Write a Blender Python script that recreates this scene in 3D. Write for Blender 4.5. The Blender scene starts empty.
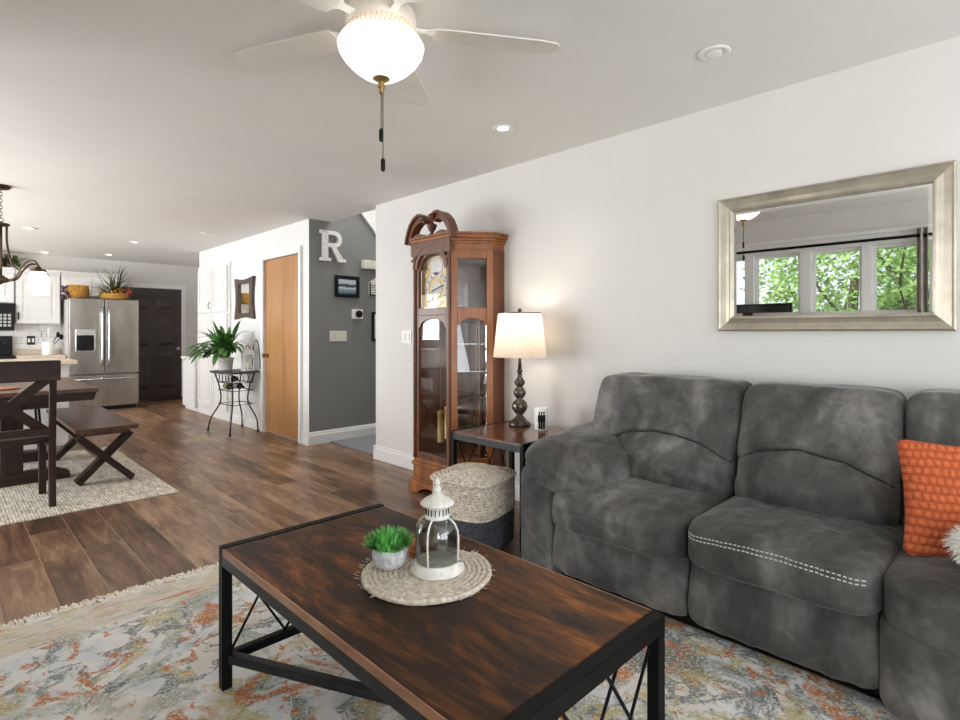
import bpy, bmesh, math, random
from mathutils import Vector, Matrix, noise
random.seed(7)
R = math.radians
PI = math.pi
scn = bpy.context.scene
col = scn.collection

# ------------------------------------------------------------------ camera, sky, light, exposure
YAW = math.atan2(540, 545)
cd = bpy.data.cameras.new('camera'); cam = bpy.data.objects.new('camera', cd); col.objects.link(cam)
cam.location = (0, 0, 1.22); cam.rotation_euler = (PI/2, 0, -YAW)
cd.sensor_width = 36; cd.lens = 36*545/960; cd.shift_y = -28/960; cd.clip_start = .02
scn.camera = cam
scn.view_settings.view_transform = 'Standard'; scn.view_settings.look = 'None'
scn.view_settings.exposure = 0.12; scn.view_settings.gamma = 1
scn.cycles.use_denoising = True
scn.cycles.max_bounces = 10; scn.cycles.diffuse_bounces = 6; scn.cycles.transparent_max_bounces = 16
scn.cycles.sample_clamp_indirect = 6

w = bpy.data.worlds.new('sky'); scn.world = w; w.use_nodes = True
bg = w.node_tree.nodes['Background']; bg.inputs[0].default_value = (.86, .93, 1, 1); bg.inputs[1].default_value = 1.3

def light(name, kind, loc, energy, color=(1, 1, 1), size=None, rot=(0, 0, 0), **kw):
    l = bpy.data.lights.new(name, kind); l.energy = energy; l.color = color
    if kind == 'AREA':
        l.shape = 'RECTANGLE'; l.size, l.size_y = size
    elif kind in ('POINT', 'SPOT') and size: l.shadow_soft_size = size
    elif kind == 'SUN' and size: l.angle = size
    for k, v in kw.items(): setattr(l, k, v)
    o = bpy.data.objects.new(name, l); col.objects.link(o); o.location = loc; o.rotation_euler = rot
    return o
light('sun', 'SUN', (0, 0, 20), 2.2, (1, .95, .85), R(2), (R(10), R(42), 0))
# daylight at the dining door, and fills added at unseen openings
light('added_fill_rear', 'AREA', (1.2, -2.66, 1.2), 85, (.93, .965, 1), (3.2, 2.0), (R(112), 0, 0))  # added fill for the room; the patio door there is unseen and invented
light('daylight_dining_patio', 'AREA', (-2.74, 6.6, 1.2), 275, (.94, .97, 1), (2.0, 4.6), (0, R(-112), 0))
light('added_fill_kitchen', 'AREA', (-2.74, 9.9, 1.55), 130, (.95, .975, 1), (1.1, 1.4), (0, R(-100), 0))  # added to brighten the kitchen; its window is unseen
light('added_fill_side', 'AREA', (-.64, -1.3, 1.3), 45, (.93, .965, 1), (1.6, 1.2), (0, R(-105), 0))  # added fill at an unseen opening, clear of the mirror's view
light('added_fill_stairwell', 'AREA', (3.9, 4.95, 4.1), 40, (1, 1, 1), (.9, .8), (0, 0, 0))  # added lamp under the closed shaft top, brightens the white stair wall

# ------------------------------------------------------------------ materials
def lin(c): return tuple(((v/255)/12.92 if v/255 <= .04045 else ((v/255+.055)/1.055)**2.4) for v in c)
def c4(c): return lin(c)+(1,)
class NT:
    def __init__(s, name):
        s.m = bpy.data.materials.new(name); s.m.use_nodes = True
        s.t = s.m.node_tree; s.b = s.t.nodes['Principled BSDF']; s.out = s.t.nodes['Material Output']
    def n(s, kind, **kw):
        x = s.t.nodes.new(kind)
        for k, v in kw.items():
            if k.startswith('i_'):
                key = k[2:]; key = int(key) if key.isdigit() else key.replace('_', ' ')
                x.inputs[key].default_value = v
            else: setattr(x, k, v)
        return x
    def l(s, a, b): s.t.links.new(a, b)
    def coord(s, scale=(1, 1, 1), rot=(0, 0, 0)):
        tc = s.n('ShaderNodeTexCoord'); mp = s.n('ShaderNodeMapping')
        mp.inputs['Scale'].default_value = scale; mp.inputs['Rotation'].default_value = rot
        s.l(tc.outputs['Object'], mp.inputs[0]); return mp.outputs[0]
    def noise(s, vec, scale, detail=4, rough=.55, dist=0):
        x = s.n('ShaderNodeTexNoise'); x.inputs['Scale'].default_value = scale; x.inputs['Detail'].default_value = detail
        x.inputs['Roughness'].default_value = rough; x.inputs['Distortion'].default_value = dist
        s.l(vec, x.inputs['Vector']); return x.outputs['Fac']
    def ramp(s, fac, stops, interp='LINEAR'):
        x = s.n('ShaderNodeValToRGB'); e = x.color_ramp; e.interpolation = interp
        while len(e.elements) < len(stops): e.elements.new(.5)
        for el, (p, c) in zip(e.elements, stops): el.position = p; el.color = c if len(c) == 4 else c4(c)
        s.l(fac, x.inputs[0]); return x.outputs[0]
    def mask(s, fac, a, b): return s.ramp(fac, [(a, (0, 0, 0, 1)), (b, (1, 1, 1, 1))])
    def mix(s, fac, a, b, mode='MIX'):
        x = s.n('ShaderNodeMix', data_type='RGBA', blend_type=mode)
        for sock, v in ((x.inputs[0], fac), (x.inputs[6], a), (x.inputs[7], b)):
            if hasattr(v, 'links'): s.l(v, sock)
            elif isinstance(v, (int, float)): sock.default_value = v
            else: sock.default_value = v if len(v) == 4 else c4(v)
        return x.outputs[2]
    def math(s, op, a, b=0.0, c=None):
        x = s.n('ShaderNodeMath', operation=op)
        for i, v in enumerate((a, b) if c is None else (a, b, c)):
            if hasattr(v, 'links'): s.l(v, x.inputs[i])
            else: x.inputs[i].default_value = v
        return x.outputs[0]
    def bump(s, h, strength=.3, dist=.01):
        x = s.n('ShaderNodeBump'); x.inputs['Strength'].default_value = strength; x.inputs['Distance'].default_value = dist
        s.l(h, x.inputs['Height']); s.l(x.outputs[0], s.b.inputs['Normal'])
    def base(s, c): s.l(c, s.b.inputs['Base Color'])
    def set(s, rough=None, metal=None, **kw):
        if rough is not None: s.b.inputs['Roughness'].default_value = rough
        if metal is not None: s.b.inputs['Metallic'].default_value = metal
        for k, v in kw.items(): s.b.inputs[k.replace('_', ' ')].default_value = v
        return s
def plain(name, c, rough=.5, metal=0, var=.06, scale=12, **kw):
    n = NT(name); v = n.coord(); f = n.noise(v, scale, 3)
    lo = tuple(max(0, x*(1-var)) for x in c); hi = tuple(min(255, x*(1+var)) for x in c)
    n.base(n.ramp(f, [(.3, lo), (.7, hi)])); n.set(rough, metal, **kw); return n.m
def wood(name, dark, mid, lite, axis='y', scale=6, rough=.35, dist=1.2, stretch=.12, coat=0, spec=.5):
    n = NT(name); sc = {'x': (stretch, 1, 1), 'y': (1, stretch, 1), 'z': (1, 1, stretch)}[axis]
    v = n.coord(sc); f = n.noise(v, scale, 6, .62, dist); g = n.noise(v, scale*6, 4, .6, .4)
    f2 = n.math('ADD', n.math('MULTIPLY', f, .72), n.math('MULTIPLY', g, .28))
    n.base(n.ramp(f2, [(.3, dark), (.5, mid), (.7, lite)])); n.set(rough)
    n.b.inputs['Specular IOR Level'].default_value = spec; n.b.inputs['Coat Weight'].default_value = coat; n.b.inputs['Coat Roughness'].default_value = .15
    n.bump(g, .12, .003); return n.m
def emit(name, c, strength, base=(255, 255, 255)):
    n = NT(name); n.b.inputs['Base Color'].default_value = c4(base); n.b.inputs['Emission Color'].default_value = c4(c)
    n.b.inputs['Emission Strength'].default_value = strength; return n.m
def glass(name, tint=(255, 255, 255), gl=.08, rough=0.0):
    n = NT(name); t = n.n('ShaderNodeBsdfTransparent'); t.inputs[0].default_value = c4(tint)
    g = n.n('ShaderNodeBsdfGlossy'); g.inputs['Roughness'].default_value = rough
    lw = n.n('ShaderNodeLayerWeight'); lw.inputs[0].default_value = .5
    f = n.math('ADD', n.math('MULTIPLY', n.math('POWER', lw.outputs['Facing'], 5.0), .6), gl*.5)
    mx = n.n('ShaderNodeMixShader'); n.l(f, mx.inputs[0]); n.l(t.outputs[0], mx.inputs[1]); n.l(g.outputs[0], mx.inputs[2])
    n.l(mx.outputs[0], n.out.inputs[0]); return n.m

M = {}
M['wall'] = plain('wall_paint', (214, 211, 207), .7, 0, .008, 3)
M['ceil'] = plain('ceiling_paint', (225, 223, 219), .8, 0, .008, 3)
M['white_wall'] = plain('white_wall_paint', (220, 219, 217), .6, 0, .008, 3)
M['grey_wall'] = plain('grey_wall_paint', (124, 124, 123), .6, 0, .02, 3)
M['trim'] = plain('white_trim_paint', (228, 228, 226), .35, 0, .01)
M['cab'] = plain('white_cabinet_paint', (222, 221, 218), .35, 0, .01)
M['black'] = plain('black_metal', (9, 9, 10), .5, 0, .25, 30, Specular_IOR_Level=.15)
M['steel_dark'] = plain('dark_steel', (40, 43, 47), .45, .4, .2, 20)
M['iron'] = plain('wrought_iron', (58, 56, 54), .5, .6, .2, 30)
M['bronze'] = plain('oil_rubbed_bronze', (78, 62, 50), .38, .75, .2, 30)
M['brass'] = plain('antique_brass', (140, 112, 72), .34, .6, .1, 30)
M['gold'] = plain('polished_brass', (184, 154, 94), .35, .2, .05, 30)
M['silver'] = plain('silvered_metal', (178, 177, 172), .4, .1, .06, 40)
M['chrome'] = plain('chrome', (215, 217, 220), .14, 1, .03, 40)
M['dkplastic'] = plain('black_plastic', (14, 14, 15), .35, 0, .1, 20, Specular_IOR_Level=.25)
M['plastic'] = plain('white_plastic', (235, 234, 228), .4, 0, .02, 20)
M['beige'] = plain('cream_plastic', (214, 209, 196), .45, 0, .03, 20)
M['glass'] = glass('clear_glass')
M['glass_l'] = glass('seeded_lantern_glass', (192, 196, 192), .3, .12)
n = NT('mirror_silvering'); n.b.inputs['Base Color'].default_value = (.93, .94, .93, 1); n.set(0.0, 1.0); M['mirror'] = n.m
M['orange_door'] = wood('honey_oak_veneer', (148, 100, 56), (172, 124, 76), (186, 142, 92), 'z', 7, .3, .5, .05, .15)
M['dark_door'] = wood('espresso_door_paint', (44, 36, 32), (56, 46, 41), (64, 53, 47), 'z', 8, .3, .3, .1)
M['espresso'] = wood('espresso_wood', (28, 18, 13), (46, 30, 22), (70, 47, 34), 'x', 7, .42, .8, .12, 0, .22)
M['espresso_y'] = wood('espresso_wood_lengthwise', (46, 28, 19), (80, 51, 36), (122, 82, 58), 'y', 7, .3, .8, .12, 0, .4)
M['espresso_z'] = wood('espresso_wood_upright', (26, 17, 13), (42, 28, 21), (62, 43, 32), 'z', 7, .42, .8, .12, 0, .22)
n = NT('brown_acacia_top'); v = n.coord((1, .3, 1)); f = n.noise(v, 4.6, 8, .68, 2.4); g = n.noise(n.coord((1, .12, 1)), 50, 5, .7, .5); k = n.noise(n.coord((1, .6, 1)), 2.0, 3, .5, .8)
ff = n.math('ADD', n.math('MULTIPLY', f, .56), n.math('ADD', n.math('MULTIPLY', g, .22), n.math('MULTIPLY', k, .22)))
n.base(n.ramp(ff, [(.38, (18, 9, 4)), (.46, (48, 26, 11)), (.53, (100, 57, 19)), (.64, (172, 108, 40))])); n.set(.42, None, Specular_IOR_Level=.25); n.bump(g, .1, .002); M['tabletop'] = n.m
M['tableedge'] = wood('acacia_edge', (104, 70, 48), (150, 108, 80), (186, 146, 116), 'y', 8, .4, 1, .15)
M['endtop'] = wood('end_table_walnut', (52, 24, 14), (92, 48, 27), (124, 68, 38), 'x', 5, .22, 1.5, .2, .4)
M['cherry'] = wood('cherry_wood', (94, 52, 22), (142, 84, 37), (176, 114, 60), 'z', 6, .35, 1.2, .12, .12)
M['cherry_dark'] = wood('cherry_wood_dark', (66, 36, 20), (98, 56, 32), (130, 80, 48), 'z', 6, .35, 1.2, .12, .12)
M['leaf'] = plain('green_leaf', (62, 104, 44), .4, 0, .35, 9)
M['leaf_dark'] = plain('olive_leaf', (66, 76, 36), .45, 0, .4, 9)
M['grass'] = plain('bright_faux_grass', (98, 166, 84), .5, 0, .45, 40)
M['soil'] = plain('soil', (60, 45, 34), .9)
M['tree'] = plain('tree_leaf', (150, 186, 104), .6, 0, .4, 3)
M['bark'] = plain('bark', (98, 82, 68), .9, 0, .2)
M['lawn'] = plain('lawn', (120, 150, 82), .9, 0, .2, 4)
M['concrete'] = plain('speckled_concrete', (186, 186, 190), .8, 0, .16, 60)
M['whitemetal'] = plain('chalky_white_metal', (226, 223, 216), .5, 0, .07, 40)
M['wax'] = plain('white_wax', (238, 236, 230), .5, 0, .02)
M['coaster'] = wood('coaster_wood', (110, 60, 28), (160, 94, 46), (186, 118, 62), 'x', 9, .35)
M['shade_in'] = None
# oak plank floor
n = NT('distressed_plank_floor'); v = n.coord((1, 1, 1), (0, 0, R(90)))
br = n.n('ShaderNodeTexBrick', offset=.37, offset_frequency=2, squash=1)
n.l(v, br.inputs['Vector']); br.inputs['Scale'].default_value = 1; br.inputs['Brick Width'].default_value = 1.25; br.inputs['Row Height'].default_value = .19
br.inputs['Mortar Size'].default_value = .0016; br.inputs['Mortar Smooth'].default_value = .3; br.inputs['Bias'].default_value = 0
br.inputs['Color1'].default_value = (0, 0, 0, 1); br.inputs['Color2'].default_value = (1, 1, 1, 1); br.inputs['Mortar'].default_value = (.5, .5, .5, 1)
vs = n.coord((1, .13, 1)); off = n.n('ShaderNodeVectorMath', operation='MULTIPLY_ADD')
n.l(br.outputs['Color'], off.inputs[0]); off.inputs[1].default_value = (9, 5, 3); n.l(vs, off.inputs[2])
g1 = n.noise(off.outputs[0], 9, 7, .66, 1.4); g2 = n.noise(off.outputs[0], 46, 4, .6, .5); g3 = n.noise(n.coord((1, .45, 1)), 3.2, 4, .6, .6)
f = n.math('ADD', n.math('MULTIPLY', g1, .5), n.math('MULTIPLY', g2, .16)); f = n.math('ADD', f, n.math('MULTIPLY', br.outputs['Color'], .12)); f = n.math('ADD', f, n.math('MULTIPLY', g3, .26))
cw = n.ramp(f, [(.36, (46, 30, 22)), (.46, (94, 66, 48)), (.54, (126, 94, 71)), (.66, (172, 140, 112))])
n.base(n.mix(br.outputs['Fac'], cw, (176, 146, 118))); n.set(.34); n.bump(f, .12, .004); M['floor'] = n.m
# living room rug
n = NT('faded_floral_rug_pile'); v = n.coord(); warp = n.n('ShaderNodeTexNoise'); warp.inputs['Scale'].default_value = 3.2; warp.inputs['Detail'].default_value = 3; n.l(v, warp.inputs['Vector'])
wv = n.n('ShaderNodeVectorMath', operation='MULTIPLY_ADD'); n.l(warp.outputs['Color'], wv.inputs[0]); wv.inputs[1].default_value = (.34, .34, 0); n.l(v, wv.inputs[2]); wv = wv.outputs[0]
base = n.ramp(n.noise(v, 3.5, 5, .6, .5), [(.36, (204, 209, 216)), (.5, (230, 229, 225)), (.64, (214, 208, 197))])
def spots(scale, lo, hi, dist=.6, src=None, det=5): return n.mask(n.noise(src or wv, scale, det, .62, dist), lo, hi)
thread = n.mask(n.noise(n.coord((1, 1, 1), (0, 0, .5)), 85, 3, .7), .34, .54)
def lay(b, m, c, k=.9): return n.mix(n.math('MULTIPLY', n.math('MULTIPLY', m, thread), k), b, c)
base = lay(base, spots(4.4, .525, .585), (152, 157, 140), .85)
glare_fade = n.n('ShaderNodeMapRange'); glare_fade.inputs[1].default_value = .4; glare_fade.inputs[2].default_value = .85; sx_ = n.n('ShaderNodeSeparateXYZ'); n.l(v, sx_.inputs[0]); n.l(sx_.outputs[0], glare_fade.inputs[0])  # side away from window glare, its darker look painted into the pile
base = lay(base, n.math('MULTIPLY', glare_fade.outputs[0], spots(5.6, .48, .54, 1, n.coord((1, 1, 1), (0, 0, 2.6)))), (112, 106, 88), .85)
base = lay(base, spots(7.5, .545, .58, 1.2), (104, 112, 114), .9)
base = lay(base, spots(5.2, .56, .6, .8, n.coord((1, 1, 1), (0, 0, 1.9))), (188, 172, 110), .85)
vo = n.n('ShaderNodeTexVoronoi'); vo.inputs['Scale'].default_value = 2.2; vo.inputs['Randomness'].default_value = .75; n.l(wv, vo.inputs['Vector'])
d = vo.outputs['Distance']
ring = n.math('MULTIPLY', n.mask(d, .25, .275), n.math('SUBTRACT', 1.0, n.mask(d, .33, .36)))
base = lay(base, n.math('MULTIPLY', ring, spots(3.1, .44, .49)), (196, 120, 62), 1)
core = n.math('SUBTRACT', 1.0, n.mask(d, .1, .14)); base = lay(base, core, (150, 154, 164), .8)
ring2 = n.math('MULTIPLY', n.mask(d, .14, .16), n.math('SUBTRACT', 1.0, n.mask(d, .2, .235)))
base = lay(base, n.math('MULTIPLY', ring2, spots(2.6, .45, .52)), (120, 136, 112), .9)
base = lay(base, spots(8, .585, .61, 1.4, n.coord((1, 1, 1), (0, 0, .9))), (194, 116, 60), 1)
sep = n.n('ShaderNodeSeparateXYZ'); n.l(v, sep.inputs[0])
bm_ = n.math('MULTIPLY', n.mask(sep.outputs[1], .0, .0001), 1.0)
edge = n.n('ShaderNodeMapRange'); edge.inputs[1].default_value = 1.66; edge.inputs[2].default_value = 1.72; n.l(sep.outputs[1], edge.inputs[0])
edge2 = n.n('ShaderNodeMapRange'); edge2.inputs[1].default_value = 1.935; edge2.inputs[2].default_value = 1.905; n.l(sep.outputs[1], edge2.inputs[0])
band = n.math('MULTIPLY', edge.outputs[0], edge2.outputs[0])
st = n.noise(n.coord((.16, 1, 1)), 24, 4, .6, .3)
base = n.mix(n.math('MULTIPLY', band, .8), base, n.ramp(st, [(.34, (110, 116, 108)), (.44, (214, 208, 194)), (.52, (196, 178, 140)), (.58, (214, 208, 198)), (.66, (190, 112, 68))]))
fine = n.noise(v, 170, 2, .6); n.base(n.mix(.22, base, n.ramp(fine, [(.3, (120, 120, 120)), (.7, (255, 255, 255))]), 'OVERLAY')); n.set(.95); n.bump(fine, .5, .006); M['rug'] = n.m
M['fringe'] = plain('rug_fringe_cotton', (214, 206, 190), .9, 0, .1, 60)
def weave(name, a, b, scale, axes=(1, 1, 1), rough=.9):
    n = NT(name); v = n.coord(axes); f = n.noise(v, scale, 4, .65, .3); n.base(n.ramp(f, [(.32, a), (.68, b)])); n.set(rough); n.bump(f, .6, .006); return n.m
M['jute'] = weave('jute_rope', (158, 145, 128), (236, 226, 212), 55)
M['jute_mat'] = weave('jute_placemat', (172, 158, 140), (238, 228, 214), 70)
M['navy'] = weave('charcoal_rope', (38, 40, 46), (82, 84, 92), 55)
n = NT('braided_jute_rug'); v = n.coord(); wvt = n.n('ShaderNodeTexWave', wave_type='BANDS', bands_direction='X'); wvt.inputs['Scale'].default_value = 17; wvt.inputs['Distortion'].default_value = 2.5; wvt.inputs['Detail Scale'].default_value = 6; n.l(v, wvt.inputs['Vector'])
f = n.noise(n.coord((1, .22, 1)), 55, 5, .75); f2 = n.math('ADD', n.math('MULTIPLY', wvt.outputs['Fac'], .14), n.math('MULTIPLY', f, .86)); n.base(n.ramp(f2, [(.34, (132, 122, 110)), (.47, (196, 185, 168)), (.62, (236, 229, 216))])); n.set(.95); n.bump(f2, .6, .006); M['jute_rug'] = n.m
# suede
n = NT('charcoal_suede'); v = n.coord(); f = n.noise(n.coord((1, 1.5, .7)), 2.6, 3, .55, .8); g = n.noise(v, 15, 4, .6, .8); h = n.noise(v, 220, 2)
ff = n.math('ADD', n.math('MULTIPLY', f, .72), n.math('MULTIPLY', g, .28))
n.base(n.ramp(ff, [(.37, (50, 49, 48)), (.48, (70, 69, 67)), (.57, (92, 90, 88)), (.68, (126, 123, 120))])); n.set(.75)
n.b.inputs['Sheen Weight'].default_value = .25; n.b.inputs['Sheen Roughness'].default_value = .3; wr = n.noise(n.coord((1, 1, .55)), 6.5, 4, .55, 1.8); n.bump(n.math('ADD', n.math('MULTIPLY', wr, 2.2), n.math('ADD', n.math('MULTIPLY', g, .5), n.math('MULTIPLY', h, .1))), .3, .012); M['suede'] = n.m
M['stitch'] = plain('pale_stitching', (196, 193, 188), .8)
M['seam'] = plain('dark_seam', (38, 37, 37), .9)
n = NT('orange_chenille'); v = n.n('ShaderNodeTexCoord').outputs['Object']; sp = n.n('ShaderNodeSeparateXYZ'); n.l(v, sp.inputs[0]); cb = n.n('ShaderNodeCombineXYZ'); n.l(sp.outputs[1], cb.inputs[0]); n.l(sp.outputs[2], cb.inputs[1])
wn = n.n('ShaderNodeTexNoise'); wn.inputs['Scale'].default_value = 9; n.l(cb.outputs[0], wn.inputs[0]); va = n.n('ShaderNodeVectorMath', operation='MULTIPLY_ADD'); n.l(wn.outputs['Color'], va.inputs[0]); va.inputs[1].default_value = (.03, .022, 0); n.l(cb.outputs[0], va.inputs[2])
s2 = n.n('ShaderNodeSeparateXYZ'); n.l(va.outputs[0], s2.inputs[0]); zr_ = n.math('DIVIDE', s2.outputs[1], .028); yr_ = n.math('DIVIDE', s2.outputs[0], .021)
par = n.math('MULTIPLY', n.math('FLOOR', zr_), .5); hz = n.math('ABSOLUTE', n.math('SINE', n.math('MULTIPLY', zr_, PI))); hy = n.math('ABSOLUTE', n.math('SINE', n.math('MULTIPLY', n.math('ADD', yr_, par), PI)))
h = n.math('MULTIPLY', n.math('POWER', hz, .8), n.math('ADD', .25, n.math('MULTIPLY', hy, .75))); fz = n.noise(v, 120, 3, .6); n.base(n.mix(n.math('MULTIPLY', fz, h), (172, 76, 38), (240, 130, 80))); n.set(.9)
n.bump(n.math('ADD', h, n.math('MULTIPLY', fz, .3)), .8, .009); M['orange'] = n.m
M['fluff'] = weave('white_fleece', (214, 210, 204), (246, 244, 240), 60)
# brushed champagne mirror frame, stainless steel
M['champagne'] = plain('brushed_champagne_frame', (176, 168, 152), .34, .55, .07, 14)
n = NT('brushed_stainless'); v = n.coord((14, 14, .5)); f = n.noise(v, 10, 3); n.base(n.mix(n.noise(n.coord((1, 1, .3)), 5, 2), n.ramp(f, [(.3, (150, 143, 136)), (.7, (192, 186, 178))]), (128, 121, 114), 'MIX')); n.set(.24, .9); M['steel'] = n.m
M['carpet'] = weave('grey_carpet', (96, 98, 101), (158, 160, 162), 90)
n = NT('white_subway_tile'); v = n.coord((1, 1, 1), (R(90), 0, 0)); br = n.n('ShaderNodeTexBrick'); n.l(v, br.inputs[0]); br.inputs['Scale'].default_value = 1
br.inputs['Brick Width'].default_value = .2; br.inputs['Row Height'].default_value = .095; br.inputs['Mortar Size'].default_value = .003
br.inputs['Color1'].default_value = c4((228, 226, 222)); br.inputs['Color2'].default_value = c4((236, 234, 230)); br.inputs['Mortar'].default_value = c4((176, 172, 166)); n.base(br.outputs[0]); n.set(.2); M['tile'] = n.m
M['laminate'] = plain('speckled_beige_counter', (206, 188, 166), .3, 0, .12, 60)
M['wicker'] = weave('golden_wicker', (140, 96, 36), (204, 156, 74), 40)
M['terracotta'] = plain('orange_bowl_glaze', (204, 128, 58), .4, 0, .1)
M['berry'] = plain('dark_berry', (66, 40, 62), .5, 0, .4, 40)
M['rustic'] = wood('weathered_frame_wood', (48, 38, 33), (74, 60, 52), (96, 82, 72), 'z', 12, .5)
M['letter'] = plain('galvanised_white_letter', (222, 221, 218), .5, .1, .06, 30)
M['paper'] = plain('white_mat_paper', (226, 224, 220), .8)
M['curtain'] = plain('grey_curtain_cloth', (170, 164, 156), .9, 0, .08, 10)
M['screen'] = plain('tv_screen', (10, 11, 13), .12)
M['wine'] = plain('dark_wine_bottle', (18, 24, 18), .12, 0, .2)
M['wine_g'] = plain('olive_wine_label', (140, 140, 60), .5)
n = NT('linen_shade'); v = n.coord((1, 1, 1)); f = n.noise(v, 160, 2); c = n.ramp(f, [(.3, (214, 200, 186)), (.7, (238, 228, 216))])
tr = n.n('ShaderNodeBsdfTranslucent'); n.l(c, tr.inputs[0]); df = n.n('ShaderNodeBsdfDiffuse'); n.l(c, df.inputs[0]); mx = n.n('ShaderNodeMixShader'); mx.inputs[0].default_value = .5
n.l(df.outputs[0], mx.inputs[1]); n.l(tr.outputs[0], mx.inputs[2]); n.l(mx.outputs[0], n.out.inputs[0]); M['shade'] = n.m
n = NT('mercury_brown_glaze'); f = n.noise(n.coord(), 26, 5, .65, 1); n.base(n.ramp(f, [(.35, (44, 38, 34)), (.55, (92, 82, 74)), (.7, (150, 140, 130))])); n.set(.2, .5); M['lampbase'] = n.m
M['bowl'] = emit('lit_frosted_glass', (255, 245, 230), 1.5)
M['bulb'] = emit('lit_downlight_lens', (255, 246, 232), 6)
M['bulb_dim'] = emit('dim_downlight_lens', (255, 246, 236), .12, (200, 198, 194))
M['jarlight'] = emit('lit_jar_shade', (255, 238, 208), 5)
n = NT('landscape_photo_print'); s_ = n.n('ShaderNodeSeparateXYZ'); n.l(n.coord(), s_.inputs[0])
zz = n.math('ADD', s_.outputs[2], n.math('MULTIPLY', n.noise(n.coord(), 22, 3), .05)); mr = n.n('ShaderNodeMapRange'); mr.inputs[1].default_value = -.07; mr.inputs[2].default_value = .12; n.l(zz, mr.inputs[0])
n.base(n.ramp(mr.outputs[0], [(.0, (60, 78, 88)), (.3, (120, 150, 166)), (.42, (196, 206, 210)), (.5, (52, 66, 70)), (.62, (70, 84, 84)), (.68, (176, 192, 206)), (1, (206, 214, 222))])); n.set(.25); M['photo'] = n.m

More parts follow.
